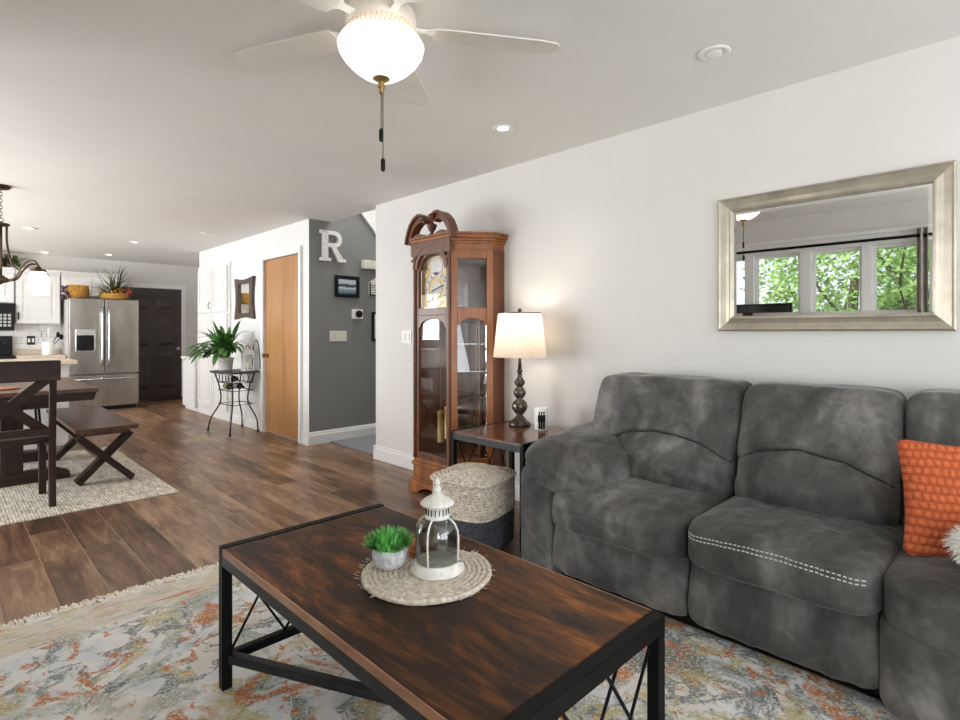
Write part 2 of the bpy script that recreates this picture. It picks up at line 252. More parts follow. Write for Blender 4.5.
# ------------------------------------------------------------------ builders
WM = {}
class MB:
    def __init__(s): s.bm = bmesh.new()
    def face(s, vs):
        try: s.bm.faces.new(vs)
        except ValueError: pass
    def box(s, x0, x1, y0, y1, z0, z1):
        x0, x1 = sorted((x0, x1)); y0, y1 = sorted((y0, y1)); z0, z1 = sorted((z0, z1))
        v = [s.bm.verts.new(p) for p in ((x0, y0, z0), (x1, y0, z0), (x1, y1, z0), (x0, y1, z0), (x0, y0, z1), (x1, y0, z1), (x1, y1, z1), (x0, y1, z1))]
        for f in ((0, 3, 2, 1), (4, 5, 6, 7), (0, 1, 5, 4), (1, 2, 6, 5), (2, 3, 7, 6), (3, 0, 4, 7)): s.face([v[i] for i in f])
        return s
    def beam(s, a, b, w, h, up=(0, 0, 1)):
        a, b = Vector(a), Vector(b); d = (b-a).normalized(); up = Vector(up)
        if abs(d.dot(up)) > .98: up = Vector((0, 1, 0))
        r = d.cross(up).normalized(); u = r.cross(d).normalized()
        v = []
        for p in (a, b):
            for sx, sz in ((-1, -1), (1, -1), (1, 1), (-1, 1)): v.append(s.bm.verts.new(p+r*sx*w/2+u*sz*h/2))
        for f in ((0, 1, 2, 3), (7, 6, 5, 4), (0, 4, 5, 1), (1, 5, 6, 2), (2, 6, 7, 3), (3, 7, 4, 0)): s.face([v[i] for i in f])
        return s
    def tube(s, pts, r, seg=10, closed=False):
        pts = [Vector(p) for p in pts]; n = len(pts); rings = []; prev = None
        rr = r if isinstance(r, (list, tuple)) else [r]*n
        for i, p in enumerate(pts):
            a = pts[(i-1) % n] if (closed or i > 0) else p; b = pts[(i+1) % n] if (closed or i < n-1) else p
            t = (b-a).normalized()
            if prev is None:
                u = t.cross(Vector((0, 0, 1)))
                if u.length < .1: u = t.cross(Vector((0, 1, 0)))
            else: u = prev-t*prev.dot(t)
            u.normalize(); prev = u; q = t.cross(u)
            rings.append([s.bm.verts.new(p+(u*math.cos(2*PI*k/seg)+q*math.sin(2*PI*k/seg))*rr[i]) for k in range(seg)])
        for i in range(n if closed else n-1):
            A, B = rings[i], rings[(i+1) % n]
            for k in range(seg): s.face([A[k], A[(k+1) % seg], B[(k+1) % seg], B[k]])
        if not closed: s.face(rings[0][::-1]); s.face(rings[-1])
        return s
    def lathe(s, prof, c=(0, 0, 0), seg=28, rib=None):
        rings = []
        for r, z in prof:
            if r < 1e-5: rings.append([s.bm.verts.new((c[0], c[1], c[2]+z))])
            else: rings.append([s.bm.verts.new((c[0]+r*(1+(rib or 0)*(k % 2))*math.cos(2*PI*k/seg), c[1]+r*(1+(rib or 0)*(k % 2))*math.sin(2*PI*k/seg), c[2]+z)) for k in range(seg)])
        for A, B in zip(rings, rings[1:]):
            for k in range(seg):
                k2 = (k+1) % seg
                if len(A) == 1 and len(B) > 1: s.face([A[0], B[k], B[k2]])
                elif len(B) == 1 and len(A) > 1: s.face([A[k], A[k2], B[0]])
                elif len(A) > 1: s.face([A[k], A[k2], B[k2], B[k]])
        return s
    def prism(s, poly, axis, a, b):
        """poly of 2D points extruded along axis from a to b; axes x:(y,z) y:(x,z) z:(x,y)"""
        f = {'x': lambda p, t: (t, p[0], p[1]), 'y': lambda p, t: (p[0], t, p[1]), 'z': lambda p, t: (p[0], p[1], t)}[axis]
        A = [s.bm.verts.new(f(p, a)) for p in poly]; B = [s.bm.verts.new(f(p, b)) for p in poly]
        s.face(A[::-1]); s.face(B)
        for i in range(len(poly)): j = (i+1) % len(poly); s.face([A[i], A[j], B[j], B[i]])
        return s
    def puff(s, c, h, e=4, n=9, fn=None):
        """rounded box: a gridded cube pulled to a superellipsoid"""
        tmp = {}
        def V(i, j, k):
            key = (i, j, k)
            if key not in tmp:
                p = [2*t/n-1 for t in key]; L = sum(abs(t)**e for t in p)**(1/e); p = [t/L for t in p]
                if fn: p2 = fn(Vector(p))
                else: p2 = Vector(p)
                tmp[key] = s.bm.verts.new((c[0]+p2[0]*h[0], c[1]+p2[1]*h[1], c[2]+p2[2]*h[2]))
            return tmp[key]
        for a in range(n):
            for b in range(n):
                for q, z in ((0, 0), (n, 1)):
                    for ax in range(3):
                        ids = []
                        for da, db in ((0, 0), (1, 0), (1, 1), (0, 1)):
                            t = [0, 0, 0]; t[ax] = q; t[(ax+1) % 3] = a+da; t[(ax+2) % 3] = b+db; ids.append(V(*t))
                        s.face(ids if z else ids[::-1])
        return s
    def blade(s, base, dir_, up, L, W, droop, n=5, fold=.15):
        """one leaf: curved tapering strip"""
        p = Vector(base); d = Vector(dir_).normalized(); side = d.cross(Vector(up))
        if side.length < .05: side = d.cross(Vector((1, 0, 0)))
        side.normalize(); rows = []
        for i in range(n+1):
            t = i/n; wd = W*math.sin(PI*min(1, .08+t*.92))**.8*.5 if i < n else 0.0008
            rows.append((s.bm.verts.new(p-side*wd), s.bm.verts.new(p+Vector((0, 0, -1))*wd*fold), s.bm.verts.new(p+side*wd)))
            d = (d+Vector((0, 0, -1))*droop/n).normalized(); p = p+d*L/n
        for A, B in zip(rows, rows[1:]):
            s.face([A[0], A[1], B[1], B[0]]); s.face([A[1], A[2], B[2], B[1]])
        return s
    def xf(s, mtx, start=0):
        s.bm.verts.ensure_lookup_table()
        for v in list(s.bm.verts)[start:]: v.co = mtx @ v.co
        return s
    def build(s, name, mat, parent=None, smooth=False, bevel=0, world=False, loc=None, seg=2, subsurf=0):
        bm = s.bm
        if world and parent is not None: 
            inv = WM[parent.name].inverted()
            for v in bm.verts: v.co = inv @ v.co
        if loc is not None:
            for v in bm.verts: v.co -= Vector(loc)
        bmesh.ops.recalc_face_normals(bm, faces=bm.faces)
        me = bpy.data.meshes.new(name); bm.to_mesh(me); bm.free()
        mats = mat if isinstance(mat, (list, tuple)) else [mat]
        for m in mats: me.materials.append(m)
        if smooth:
            for p in me.polygons: p.use_smooth = True
        o = bpy.data.objects.new(name, me); col.objects.link(o)
        if loc is not None: o.location = loc
        if bevel:
            b = o.modifiers.new('bevel', 'BEVEL'); b.width = bevel; b.segments = seg; b.limit_method = 'ANGLE'; b.angle_limit = R(50)
        if subsurf:
            b = o.modifiers.new('sub', 'SUBSURF'); b.levels = b.render_levels = subsurf
        if smooth and bevel:
            pass
        if parent is not None:
            o.parent = parent; WM[o.name] = WM[parent.name]
        else: WM[o.name] = Matrix.Translation(loc or (0, 0, 0))
        return o
def B(): return MB()
def tag(o, label=None, cat=None, group=None, kind=None):
    if label: o['label'] = label
    if cat: o['category'] = cat
    if group: o['group'] = group
    if kind: o['kind'] = kind
    return o
def thing(name, label, cat, loc=(0, 0, 0), rz=0, group=None):
    o = bpy.data.objects.new(name, None); col.objects.link(o); o.location = loc; o.rotation_euler = (0, 0, rz)
    o.empty_display_size = .1; tag(o, label, cat, group)
    WM[o.name] = Matrix.Translation(loc) @ Matrix.Rotation(rz, 4, 'Z'); return o
def struct(name, mb, mat, parent=None, **kw):
    o = mb.build(name, mat, parent, **kw)
    if parent is None: o['kind'] = 'structure'
    return o
def copy_tree(o, loc=None, rz=None, label=None, parent=None):
    c = o.copy(); col.objects.link(c)
    if parent: c.parent = parent
    if loc is not None: c.location = loc
    if rz is not None: c.rotation_euler = (0, 0, rz)
    if label: c['label'] = label
    for ch in [x for x in list(bpy.data.objects) if x.parent == o]: copy_tree(ch, parent=c)
    return c
def arc(cx, cy, r, a0, a1, n=12, ry=None):
    ry = ry or r
    return [(cx+r*math.cos(R(a0+(a1-a0)*i/n)), cy+ry*math.sin(R(a0+(a1-a0)*i/n))) for i in range(n+1)]
def bez(p, n=16):
    """Catmull-Rom through points"""
    p = [Vector(q) for q in p]; P = [p[0]*2-p[1]]+p+[p[-1]*2-p[-2]]; out = []
    for i in range(1, len(P)-2):
        for k in range(n):
            t = k/n; a, b, c, d = P[i-1:i+3]
            out.append(.5*((2*b)+(c-a)*t+(2*a-5*b+4*c-d)*t*t+(3*b-a-3*c+d)*t**3))
    return out+[p[-1]]

# ------------------------------------------------------------------ room shell
CZ = 2.44
struct('floor', B().box(-2.8, 5.2, -2.7, 11.2, -.1, 0), M['floor'])
struct('floor_hall', B().box(3.06, 5.0, 4.47, 5.44, 0, .012), M['carpet'])
struct('ceiling', B().box(-2.8, 3.075, -2.7, 11.2, CZ, CZ+.12).box(3.075, 3.7, 5.52, 11.2, CZ, CZ+.12).box(3.075, 3.7, -2.7, 4.40, CZ, CZ+.12), M['ceil'])
struct('ceiling_stairwell', B().box(2.9, 5.1, 4.3, 5.6, 4.3, 4.4), M['ceil'])
struct('wall_right', B().box(2.985, 3.1, -2.7, 4.44, 0, CZ), M['wall'])
struct('wall_stairwell_near', B().box(3.1, 5.1, 4.34, 4.44, 0, 4.3).box(3.0, 3.075, 4.34, 5.5, CZ+.12, 4.3), M['wall'])
struct('wall_hall', B().box(2.8205, 5.1, 5.46, 5.56, 0, 4.3), M['grey_wall'])
struct('wall_hall_end', B().box(5.0, 5.1, 4.44, 5.46, 0, 4.3), M['grey_wall'])
struct('wall_center', B().box(2.8195, 2.94, 5.4605, 5.66, 0, CZ).box(2.82, 2.94, 6.61, 8.95, 0, CZ).box(2.82, 2.94, 5.66, 6.61, 2.10, CZ).box(2.94, 3.6, 8.85, 8.95, 0, CZ), M['white_wall'])
struct('wall_back', B().box(-2.8, 3.6, 11.0, 11.1, 0, CZ), M['wall'])
struct('wall_laundry', B().box(3.5, 3.6, 8.95, 11.0, 0, CZ), M['wall'])
# window wall behind the camera: opening from y -.0 to 2.95
WX = -.48
struct('wall_window', B().box(WX-.14, WX, -.55, 3.4, 0, 1.0).box(WX-.14, WX, -.55, 3.4, 2.06, CZ).box(WX-.14, WX, 2.62, 3.4, 1.0, 2.06).box(WX-.14, WX, -.55, .02, 1.0, 2.06)
       .box(WX-.14, WX, -2.3, -.55, 0, .4).box(WX-.14, WX, -2.3, -.55, 2.12, CZ).box(WX-.14, WX, -2.6, -2.0, .4, 2.12).box(WX-.14, WX, -.7, -.55, .4, 2.12), M['wall'])
struct('wall_dining_return', B().box(-2.7, WX-.14, 3.3, 3.4, 0, CZ), M['wall'])
struct('wall_dining', B().box(-2.7, -2.6, 3.4, 4.15, 0, CZ).box(-2.7, -2.6, 9.0, 9.2, 0, CZ).box(-2.7, -2.6, 10.6, 11.0, 0, CZ).box(-2.7, -2.6, 9.2, 10.6, 0, 1.0).box(-2.7, -2.6, 9.2, 10.6, 2.12, CZ).box(-2.7, -2.6, 4.15, 9.0, 2.35, CZ).box(-2.7, -2.6, 4.15, 9.0, 0, .12), M['wall'])
struct('wall_rear', B().box(WX-.14, -.45, -2.62, -2.5, 0, CZ).box(2.85, 3.1, -2.62, -2.5, 0, CZ).box(-.45, 2.85, -2.62, -2.5, 2.33, CZ).box(-.45, 2.85, -2.62, -2.5, 0, .12), M['wall'])
# baseboards
def bb(name, y0, y1, x, s=-1, h=.135): 
    struct(name, B().prism([(x, 0), (x+s*.018, 0), (x+s*.018, h*.72), (x+s*.010, h*.8), (x+s*.010, h*.93), (x, h)], 'y', y0, y1), M['trim'])
bb('baseboard_right', 1.9, 4.44, 2.985)
struct('baseboard_corner', B().box(2.967, 3.1, 4.44, 4.458, 0, .13), M['trim'])
struct('baseboard_hall', B().prism([(5.46, 0), (5.442, 0), (5.442, .1), (5.45, .112), (5.45, .125), (5.46, .14)], 'x', 2.82, 5.0), M['trim'])
bb('baseboard_center', 6.68, 7.62, 2.82, -1, .11)
struct('baseboard_corner_white', B().box(2.803, 2.8195, 5.442, 5.60, 0, .14), M['trim'])
# white corner post / casing of wooden door
struct('trim_1', B().box(2.797, 2.82, 5.60, 5.672, 0, 2.165).box(2.797, 2.82, 6.598, 6.67, 0, 2.165).box(2.797, 2.82, 5.672, 6.598, 2.093, 2.165).box(2.787, 2.797, 5.601, 5.616, 0, 2.164), M['trim'], bevel=.004)
d1 = struct('door_1', B().box(2.835, 2.872, 5.672, 6.598, .012, 2.09), M['orange_door'])
k = B().lathe([(0, 0), (.028, .0), (.028, .006), (.011, .01), (.011, .03), (.025, .04), (.03, .052), (.024, .066), (0, .07)], seg=20).xf(Matrix.Translation((2.835, 6.53, .935)) @ Matrix.Rotation(R(-90), 4, 'Y')).build('door_knob', M['brass'], d1, smooth=True)
for z in (.25, 1.87): B().box(2.828, 2.838, 5.668, 5.685, z-.045, z+.045).build('hinge', M['bronze'], d1)
# stair stringer on grey wall
struct('trim_2', B().prism([(3.40, 2.655), (3.448, 2.655), (3.448+.95, 1.655+.03), (3.40+.95, 1.655)], 'y', 5.435, 5.46), M['trim'])
struct('wall_stair_white', B().prism([(3.45, 2.655), (4.99, 2.655), (4.99, 1.2), (4.90, 1.2)], 'y', 5.45, 5.46).box(3.45, 4.99, 5.45, 5.46, 2.65, 4.3), M['white_wall'])
# dark entry door in the back wall
d2 = struct('door_2', B().box(2.22, 3.145, 10.955, 10.995, .03, 1.995), M['dark_door'])
for (xa, xb) in ((2.33, 2.63), (2.74, 3.04)):
    for (za, zb) in ((1.62, 1.86), (.98, 1.52), (.22, .84)):
        m = B(); A = [m.bm.verts.new(p) for p in ((xa, 10.954, za), (xb, 10.954, za), (xb, 10.954, zb), (xa, 10.954, zb))]; q = .05; Bv = [m.bm.verts.new(p) for p in ((xa+q, 10.932, za+q), (xb-q, 10.932, za+q), (xb-q, 10.932, zb-q), (xa+q, 10.932, zb-q))]
        m.face(Bv)
        for e_ in range(4): m.face([A[e_], A[(e_+1) % 4], Bv[(e_+1) % 4], Bv[e_]])
        m.build('door_panel', M['dark_door'], d2)
B().lathe([(0, 0), (.03, 0), (.012, .01), (.03, .045), (.02, .065), (0, .068)], seg=16).xf(Matrix.Translation((3.08, 10.955, .92)) @ Matrix.Rotation(R(90), 4, 'X')).build('door_knob', M['silver'], d2, smooth=True)
struct('trim_3', B().box(3.148, 3.22, 10.97, 11.0, 0, 2.07).box(2.15, 2.215, 10.97, 11.0, 0, 2.07).box(2.215, 3.148, 10.97, 11.0, 1.998, 2.07), M['trim'])
struct('trim_4', B().box(2.2, 3.16, 10.86, 11.0, 0, .028), M['bronze'])

# windows behind the camera, seen in the mirror
bays = [(.04, .58), (.66, 1.08), (1.16, 1.60), (1.70, 2.16), (2.24, 2.60)]
for i, (a, b) in enumerate(bays):
    f = struct('window_%d' % (i+1), B().box(WX-.1, WX-.03, a-.02, b+.02, .98, 1.02).box(WX-.1, WX-.03, a-.02, b+.02, 2.03, 2.07).box(WX-.1, WX-.03, a-.02, a+.025, 1.02, 2.03).box(WX-.1, WX-.03, b-.025, b+.02, 1.02, 2.03), M['trim'])
    B().box(WX-.07, WX-.066, a+.025, b-.025, 1.02, 2.03).build('pane', M['glass'], f)
struct('trim_5', B().box(WX-.12, WX+.012, .58, .66, 1.0, 2.06).box(WX-.12, WX+.012, 1.08, 1.16, 1.0, 2.06).box(WX-.12, WX+.012, 1.6, 1.7, 1.0, 2.06).box(WX-.12, WX+.012, 2.16, 2.24, 1.0, 2.06)
       .box(WX, WX+.02, -.05, 2.7, 2.06, 2.17).box(WX, WX+.05, -.06, 2.71, 2.165, 2.2).box(WX, WX+.04, -.05, 2.7, .95, 1.0).box(WX, WX+.02, -.05, .02, 1.0, 2.06).box(WX, WX+.02, 2.62, 2.7, 1.0, 2.06), M['trim'])
for i, (wy0, wy1, wx, rear) in enumerate(((4.15, 9.0, -2.6, 0), (-.45, 2.85, -2.5, 1), (-2.0, -.7, WX, 0), (9.2, 10.6, -2.6, 0))):  # after the dining door: unseen rear, side and kitchen openings added for light
    z0, z1 = ((.12, 2.34), (.12, 2.34), (.4, 2.12), (1.0, 2.12))[i]
    m = B(); g = B(); k = 3 if i < 2 else 2
    for j in range(k+1):
        y = wy0+(wy1-wy0)*j/k; y = min(max(y, wy0+.03), wy1-.03)
        m.box(wx-.08, wx-.03, y-.03, y+.03, z0, z1)
    m.box(wx-.08, wx-.03, wy0, wy1, z0, z0+.05).box(wx-.08, wx-.03, wy0, wy1, z1-.05, z1); g.box(wx-.056, wx-.052, wy0+.05, wy1-.05, z0+.05, z1-.05)
    if rear:
        mt = Matrix(((0, 1, 0, 0), (1, 0, 0, 0), (0, 0, 1, 0), (0, 0, 0, 1))); m.xf(mt); g.xf(mt)
    f = struct('window_%d' % (6+i), m, M['trim']); g.build('pane', M['glass'], f)

# ------------------------------------------------------------------ sofa
def wob(p, a=.03, s=2.2, seed=0.0): return p*(1+a*noise.noise(Vector(p)*s+Vector((seed, seed*1.7, seed*.3))))
sofa = thing('sectional_sofa', 'charcoal grey suede reclining sectional sofa under the framed wall mirror', 'sofa', (2.5, .9, 0))
def sb(): return MB()
from mathutils.bvhtree import BVHTree
W = dict(world=True, smooth=True)
def nz(*a): return noise.noise(Vector(a))
def wrinkle(q, seed, amp):
    """shallow directional creases"""
    return amp*(nz(q.x*2.2+seed, q.y*7, q.z*2.2)+.6*nz(q.x*5, q.y*14+seed, q.z*4))
# seats: deep cushions with a fat rolled front edge
def seat(y0, y1, x0, x1, zt, zb, seed, e=7):
    def fn(p):
        q = Vector(p)
        q.z += .16*(1-p.y**4)*(1-.6*p.x*p.x)*max(0, p.z)
        if p.z > .1: q.z += wrinkle(p, seed, .07)-.08*max(0, nz(p.x*3, p.y*2.5, seed))
        if p.x < -.2:
            q.x -= .05*(1-p.z*p.z)*(1-p.y**4); q.x += .028*nz(seed, p.y*9, p.z*1.2)
        q.z -= .30*max(0, -p.x-.6)*max(0, p.z)
        return q
    m = sb().puff(((x0+x1)/2, (y0+y1)/2, (zt+zb)/2), ((x1-x0)/2, (y1-y0)/2, (zt-zb)/2), e, 34, fn)
    bv = BVHTree.FromBMesh(m.bm); return m.build('seat_cushion', M['suede'], sofa, **W), bv
seats = [seat(.955, 1.632, 2.045, 2.74, .478, .288, 1.3), seat(.322, .957, 2.025, 2.74, .492, .312, 4.1)]
def stitches(so, bv, ya, yb, zc, mat, rows=(0, .015), bow=.03):
    m = B()
    for dz in rows:
        N = 38
        def P(t):
            y = ya+(yb-ya)*t; u = t*2-1; z = zc+dz-bow*u**2
            h = bv.ray_cast(Vector((1.5, y, z)), Vector((1, 0, 0)))[0]
            return (h.x-.0015, y, z) if h else (x_fallback, y, z)
        for i in range(N): m.tube([P(i/N), P((i+.3)/N), P((i+.62)/N)], .0021, 5)
    return m.build('stitching', mat, so, world=True)
x_fallback = 2.05
stitches(*seats[0], 1.0, 1.6, .405, M['suede'], (0,), .01); stitches(*seats[1], .36, .935, .447, M['stitch'], (0, .013), .016)
# footrest panels with soft vertical folds
def foot(y0, y1, seed):
    def fn(p):
        q = Vector(p); q.x -= .35*(1-p.z*p.z)*max(0, -p.x); q.x += .15*math.sin(p.z*2)*1
        q.x += .2*nz(p.y*6, p.z*.8, seed)*max(0, -p.x)+.09*nz(p.y*15, p.z*.8, seed+2)*max(0, -p.x); return q
    return sb().puff((2.19, (y0+y1)/2, .203), (.075, (y1-y0)/2, .138), 9, 30, fn).build('footrest', M['suede'], sofa, **W)
foot(.958, 1.632, 2.0); foot(.328, .956, 5.0)
sb().box(2.2, 2.9, .3, 1.86, .012, .3).build('base', M['dkplastic'], sofa, world=True)
# armrest: flat front panel and a slumping pad
sb().puff((2.46, 1.74, .276), (.345, .118, .262), 12, 16, lambda p: Vector((p.x+.02*nz(p.y*3, p.z*3, 1), p.y, p.z-.16*max(0, -p.y)*max(0, p.z)))).build('arm_panel', M['suede'], sofa, **W)
def fna(p):
    q = Vector(p)
    q.z += .30*(1-p.y*p.y)*max(0, p.z)
    q.z += .30*p.y+.34*p.x-.12*max(0, -p.x)**3
    q.y -= .12*max(0, p.x)*(p.y < 0)
    q.z += .06*nz(p.x*2.5, p.y*2.5, 1.2)+.03*nz(p.x*8, p.y*6, 4)
    q.x += .04*nz(p.y*4, p.z*3, 9)
    return q
m = sb().puff((2.49, 1.64, .552), (.39, .232, .10), 4.6, 32, fna)
bv = BVHTree.FromBMesh(m.bm); arm = m.build('arm_pad', M['suede'], sofa, **W)
# backs: tall upper cushion with an arched seam over a lumbar roll
def back(y0, y1, seed, yl1=None):
    yc, hy = (y0+y1)/2, (y1-y0)/2; yl1 = yl1 or y1; yc2, hy2 = (y0+yl1)/2, (yl1-y0)/2
    def arch(y): return max(0, 1-abs((y-yc2-.03)/hy2)**2.2)            # the seam: high in the middle, low at the sides
    def fu(p):
        q = Vector(p); q.x += .58*p.z
        q.z += .62*arch(yc+hy*p.y)*max(0, -p.z)
        if p.x < 0:
            q.x -= .32*(1-p.y**4)*(1-p.z**4)
            q.x += .13*nz(p.y*3+p.z, p.z*1.5, seed)+.06*nz(p.y*9, p.z*3, seed+3)
        q.z += .03*nz(p.y*3, seed, p.x)*max(0, p.z)
        return q
    mu = sb().puff((2.72, yc, .79), (.115, hy, .195), 8, 34, fu); bu = BVHTree.FromBMesh(mu.bm)
    up = mu.build('back_cushion', M['suede'], sofa, **W)
    def fl(p):
        q = Vector(p); t = (p.z+1)/2; q.z -= .42*t*(1-arch(yc2+hy2*p.y))
        q.x -= .72*(1-p.y**4)*(1-p.z*p.z)*(p.x < 0); q.x += .34*p.z
        if p.x < 0: q.x += .14*nz(p.y*3, p.z*2.5, seed+7)+.06*nz(p.y*10, p.z*4, seed+1)
        return q
    ml = sb().puff((2.655, yc2, .595), (.12, hy2, .165), 5, 34, fl); bl = BVHTree.FromBMesh(ml.bm)
    lu = ml.build('lumbar_cushion', M['suede'], sofa, **W)
    pts = []
    for k_ in range(41):
        y = yc2+hy2*.95*(k_/20-1)                                    # where the lumbar roll first comes forward of the upper cushion
        for z in [.77-.003*t for t in range(62)]:
            hu, hl = (b.ray_cast(Vector((1.5, y, z)), Vector((1, 0, 0)))[0] for b in (bu, bl))
            if hl and (not hu or hl.x <= hu.x): pts.append(Vector((hl.x-.0005, y, z))); break
    for _ in range(2): pts = [pts[0]]+[(a+b+c)/3 for a, b, c in zip(pts, pts[1:], pts[2:])]+[pts[-1]]
    if len(pts) > 3: B().tube(pts, .0042, 6).build('seam', M['seam'], lu, world=True, smooth=True)
back(.946, 1.735, 1.0, 1.60); back(.352, .947, 6.0)
# corner wedge turning towards the camera
def fwb(p):
    q = Vector(p); q.x -= .62*max(0, -p.y+.55)*max(0, -p.x)*1.0; q.x += .03*nz(p.y*6, p.z*3, 3); return q
sb().puff((2.425, -.32, .19), (.385, .66, .165), 12, 24, fwb).build('corner_base', M['suede'], sofa, **W)
def fw(p):
    q = Vector(p); q.z += .14*(1-p.y**4)*max(0, p.z)
    q.x -= .62*max(0, -p.y+.5)*max(0, -p.x)
    if p.z > .1: q.z += wrinkle(p, 2, .045)
    if p.x < -.2: q.x += .03*nz(p.y*8, p.z*2, 3)
    q.z -= .25*max(0, -p.x-.6)*max(0, p.z)
    return q
sb().puff((2.385, -.325, .39), (.40, .655, .095), 7, 32, fw).build('corner_seat', M['suede'], sofa, **W)
def fb(p):
    q = Vector(p); q.x += .45*p.z-.22*(1-p.y**4)*(1-p.z*p.z)*(p.x < 0); return q
sb().puff((2.74, -.17, .71), (.115, .515, .283), 13, 26, fb).build('back_cushion', M['suede'], sofa, **W)
sb().puff((2.25, -1.12, .62), (.66, .12, .36), 8, 16, lambda p: Vector(p)).build('back_cushion', M['suede'], sofa, **W)

# orange ribbed pillow
pil = B()
def pillow_fn(p):
    q = Vector(p); e = (1-p.y**2)*(1-p.z**2); q.x = p.x*(.16+.84*max(0, e)**.42)
    q.x += .03*noise.noise(Vector((p.y*2, p.z*2, p.x)))
    k = .09; q.y *= 1-k*(1-p.z*p.z); q.z *= 1-k*(1-p.y*p.y); return q
pil.puff((0, 0, 0), (.085, .222, .198), 14, 40, pillow_fn)
po = tag(pil.build('throw_pillow', M['orange'], smooth=True), 'square orange ribbed chenille throw pillow on the corner seat of the sofa', 'pillow')
po.location = (2.43, .112, .655); po.rotation_euler = (0, R(14), R(20))
fl = B()
for i in range(900):
    d_ = Vector((random.gauss(0, 1), random.gauss(0, 1), random.gauss(0, 1))).normalized(); p = Vector((d_.x*.12, d_.y*.12, d_.z*.055))
    fl.blade(p*.9, d_+Vector((random.uniform(-.4, .4), random.uniform(-.4, .4), .2)), (0, 0, 1), .03, .006, .6, 2)
fl.puff((0, 0, 0), (.12, .12, .055), 2, 10); fl.xf(Matrix.Translation((2.18, .055, .585)))
tag(fl.build('fluffy_cushion', M['fluff'], smooth=True, loc=(2.18, .055, .585)), 'fluffy white fleece cushion at the right edge beside the orange pillow', 'pillow')

# ------------------------------------------------------------------ coffee table
ct = thing('coffee_table', 'low rectangular coffee table with brown wood top and black metal frame', 'table', (1.0, 1.3, 0))
x0, x1, y0, y1, zt, zr = .672, 1.325, .66, 1.94, .495, .013
B().box(x0+.004, x1-.004, y0+.037, y1-.037, zt-.05, zt-.002).build('tabletop', [M['tabletop']], ct, world=True, bevel=.003)
for xa in (x0, x1-.005): B().box(xa, xa+.005, y0+.037, y1-.037, zt-.026, zt-.003).build('edge_strip', M['tableedge'], ct, world=True)
for ya, yb in ((y0, y0+.036), (y1-.036, y1)): B().box(x0, x1, ya, yb, zt-.045, zt).build('end_rail', M['black'], ct, world=True, bevel=.003)
for xa in (x0, x1-.02): B().box(xa, xa+.02, y0+.03, y1-.03, zt-.062, zt-.026).build('side_rail', M['steel_dark'], ct, world=True, bevel=.002)
for xa in (x0, x1-.034):
    for ya in (y0, y1-.034): B().box(xa, xa+.034, ya, ya+.034, zr, zt-.045).build('leg', M['black'], ct, world=True, bevel=.003)
for ya in (y0+.017, y1-.017):
    B().box(x0+.034, x1-.034, ya-.014, ya+.014, .1, .13).build('lower_rail', M['black'], ct, world=True, bevel=.003)
    L = x1-x0-.068
    for (a, b) in ((0, .33), (.33, .0), (.33, .72), (.72, .33), (.62, 1), (1, .62)):
        B().tube([(x0+.034+L*a, ya, .13), (x0+.034+L*b, ya, zt-.045)], .0045, 6).build('rod', M['black'], ct, world=True, smooth=True)
for a, b in (((x0+.03, y1-.03), (x1-.03, y0+.03)), ((x1-.03, y1-.03), (x0+.03, y0+.03))):
    B().beam((a[0], a[1], .115), (b[0], b[1], .115), .03, .03).build('cross_stretcher', M['steel_dark'], ct, world=True, bevel=.003)

# jute placemat as a coiled rope
mat_o = B(); pts = []
turns = 12; Rm = .192
for i in range(turns*30+1):
    a = 2*PI*i/30; r = .008+(Rm-.008)*i/(turns*30); pts.append((1.035+r*math.cos(a), 1.275+r*math.sin(a), zt+.0065+.0012*math.sin(a*23)))
mat_o.tube(pts, .0085, 7)
for i in range(60):
    a = random.uniform(0, 2*PI); r = Rm+.004; p = Vector((1.035+r*math.cos(a), 1.275+r*math.sin(a), zt+.008)); mat_o.tube([p, p+Vector((math.cos(a+random.uniform(-1, 1))*.014, math.sin(a)*.014, random.uniform(-.003, .008)))], .0007, 4)
tag(mat_o.build('placemat', M['jute_mat'], smooth=True, loc=(1.035, 1.275, zt)), 'round coiled jute placemat on the coffee table', 'placemat')
ZP = zt+.0155
lan = thing('lantern', 'small white metal lantern with glass panes on the round placemat', 'lantern', (1.056, 1.247, ZP))
B().lathe([(0, 0), (.078, 0), (.081, .004), (.08, .012), (.073, .016), (.069, .026), (.067, .03), (0, .03)], seg=40).build('base', M['whitemetal'], lan, smooth=True)
prof = [(.063, .03), (.065, .07), (.0655, .105), (.063, .124), (.055, .142), (.044, .153), (.032, .159)]
B().lathe(prof, seg=40).build('glass', M['glass_l'], lan, smooth=True)
for k_ in range(4):
    a = R(45+90*k_-20); B().tube([(r*1.04*math.cos(a), r*1.04*math.sin(a), z) for r, z in prof], .003, 8).build('rib', M['whitemetal'], lan, smooth=True)
B().lathe([(.0, .156), (.037, .156), (.037, .162), (.033, .165), (.033, .188), (.036, .19), (.036, .194), (.05, .196), (.052, .2), (.038, .212), (.02, .222), (.013, .226), (.01, .23), (0, .23)], seg=36).build('cap', M['whitemetal'], lan, smooth=True)
m = B()
for k_ in range(18): a = 2*PI*k_/18; m.box(-.0012, .0012, -.0015, .0015, .168, .186); m.xf(Matrix.Rotation(a, 4, 'Z') @ Matrix.Translation((.0335, 0, 0)), len(m.bm.verts)-8)
m.build('vent_slots', M['iron'], lan)
B().lathe([(0, .228), (.008, .228), (.012, .236), (.0125, .242), (.008, .249), (.0055, .252), (.0085, .257), (.0085, .262), (.005, .267), (.003, .272), (.0, .275)], seg=20).build('finial', M['whitemetal'], lan, smooth=True)
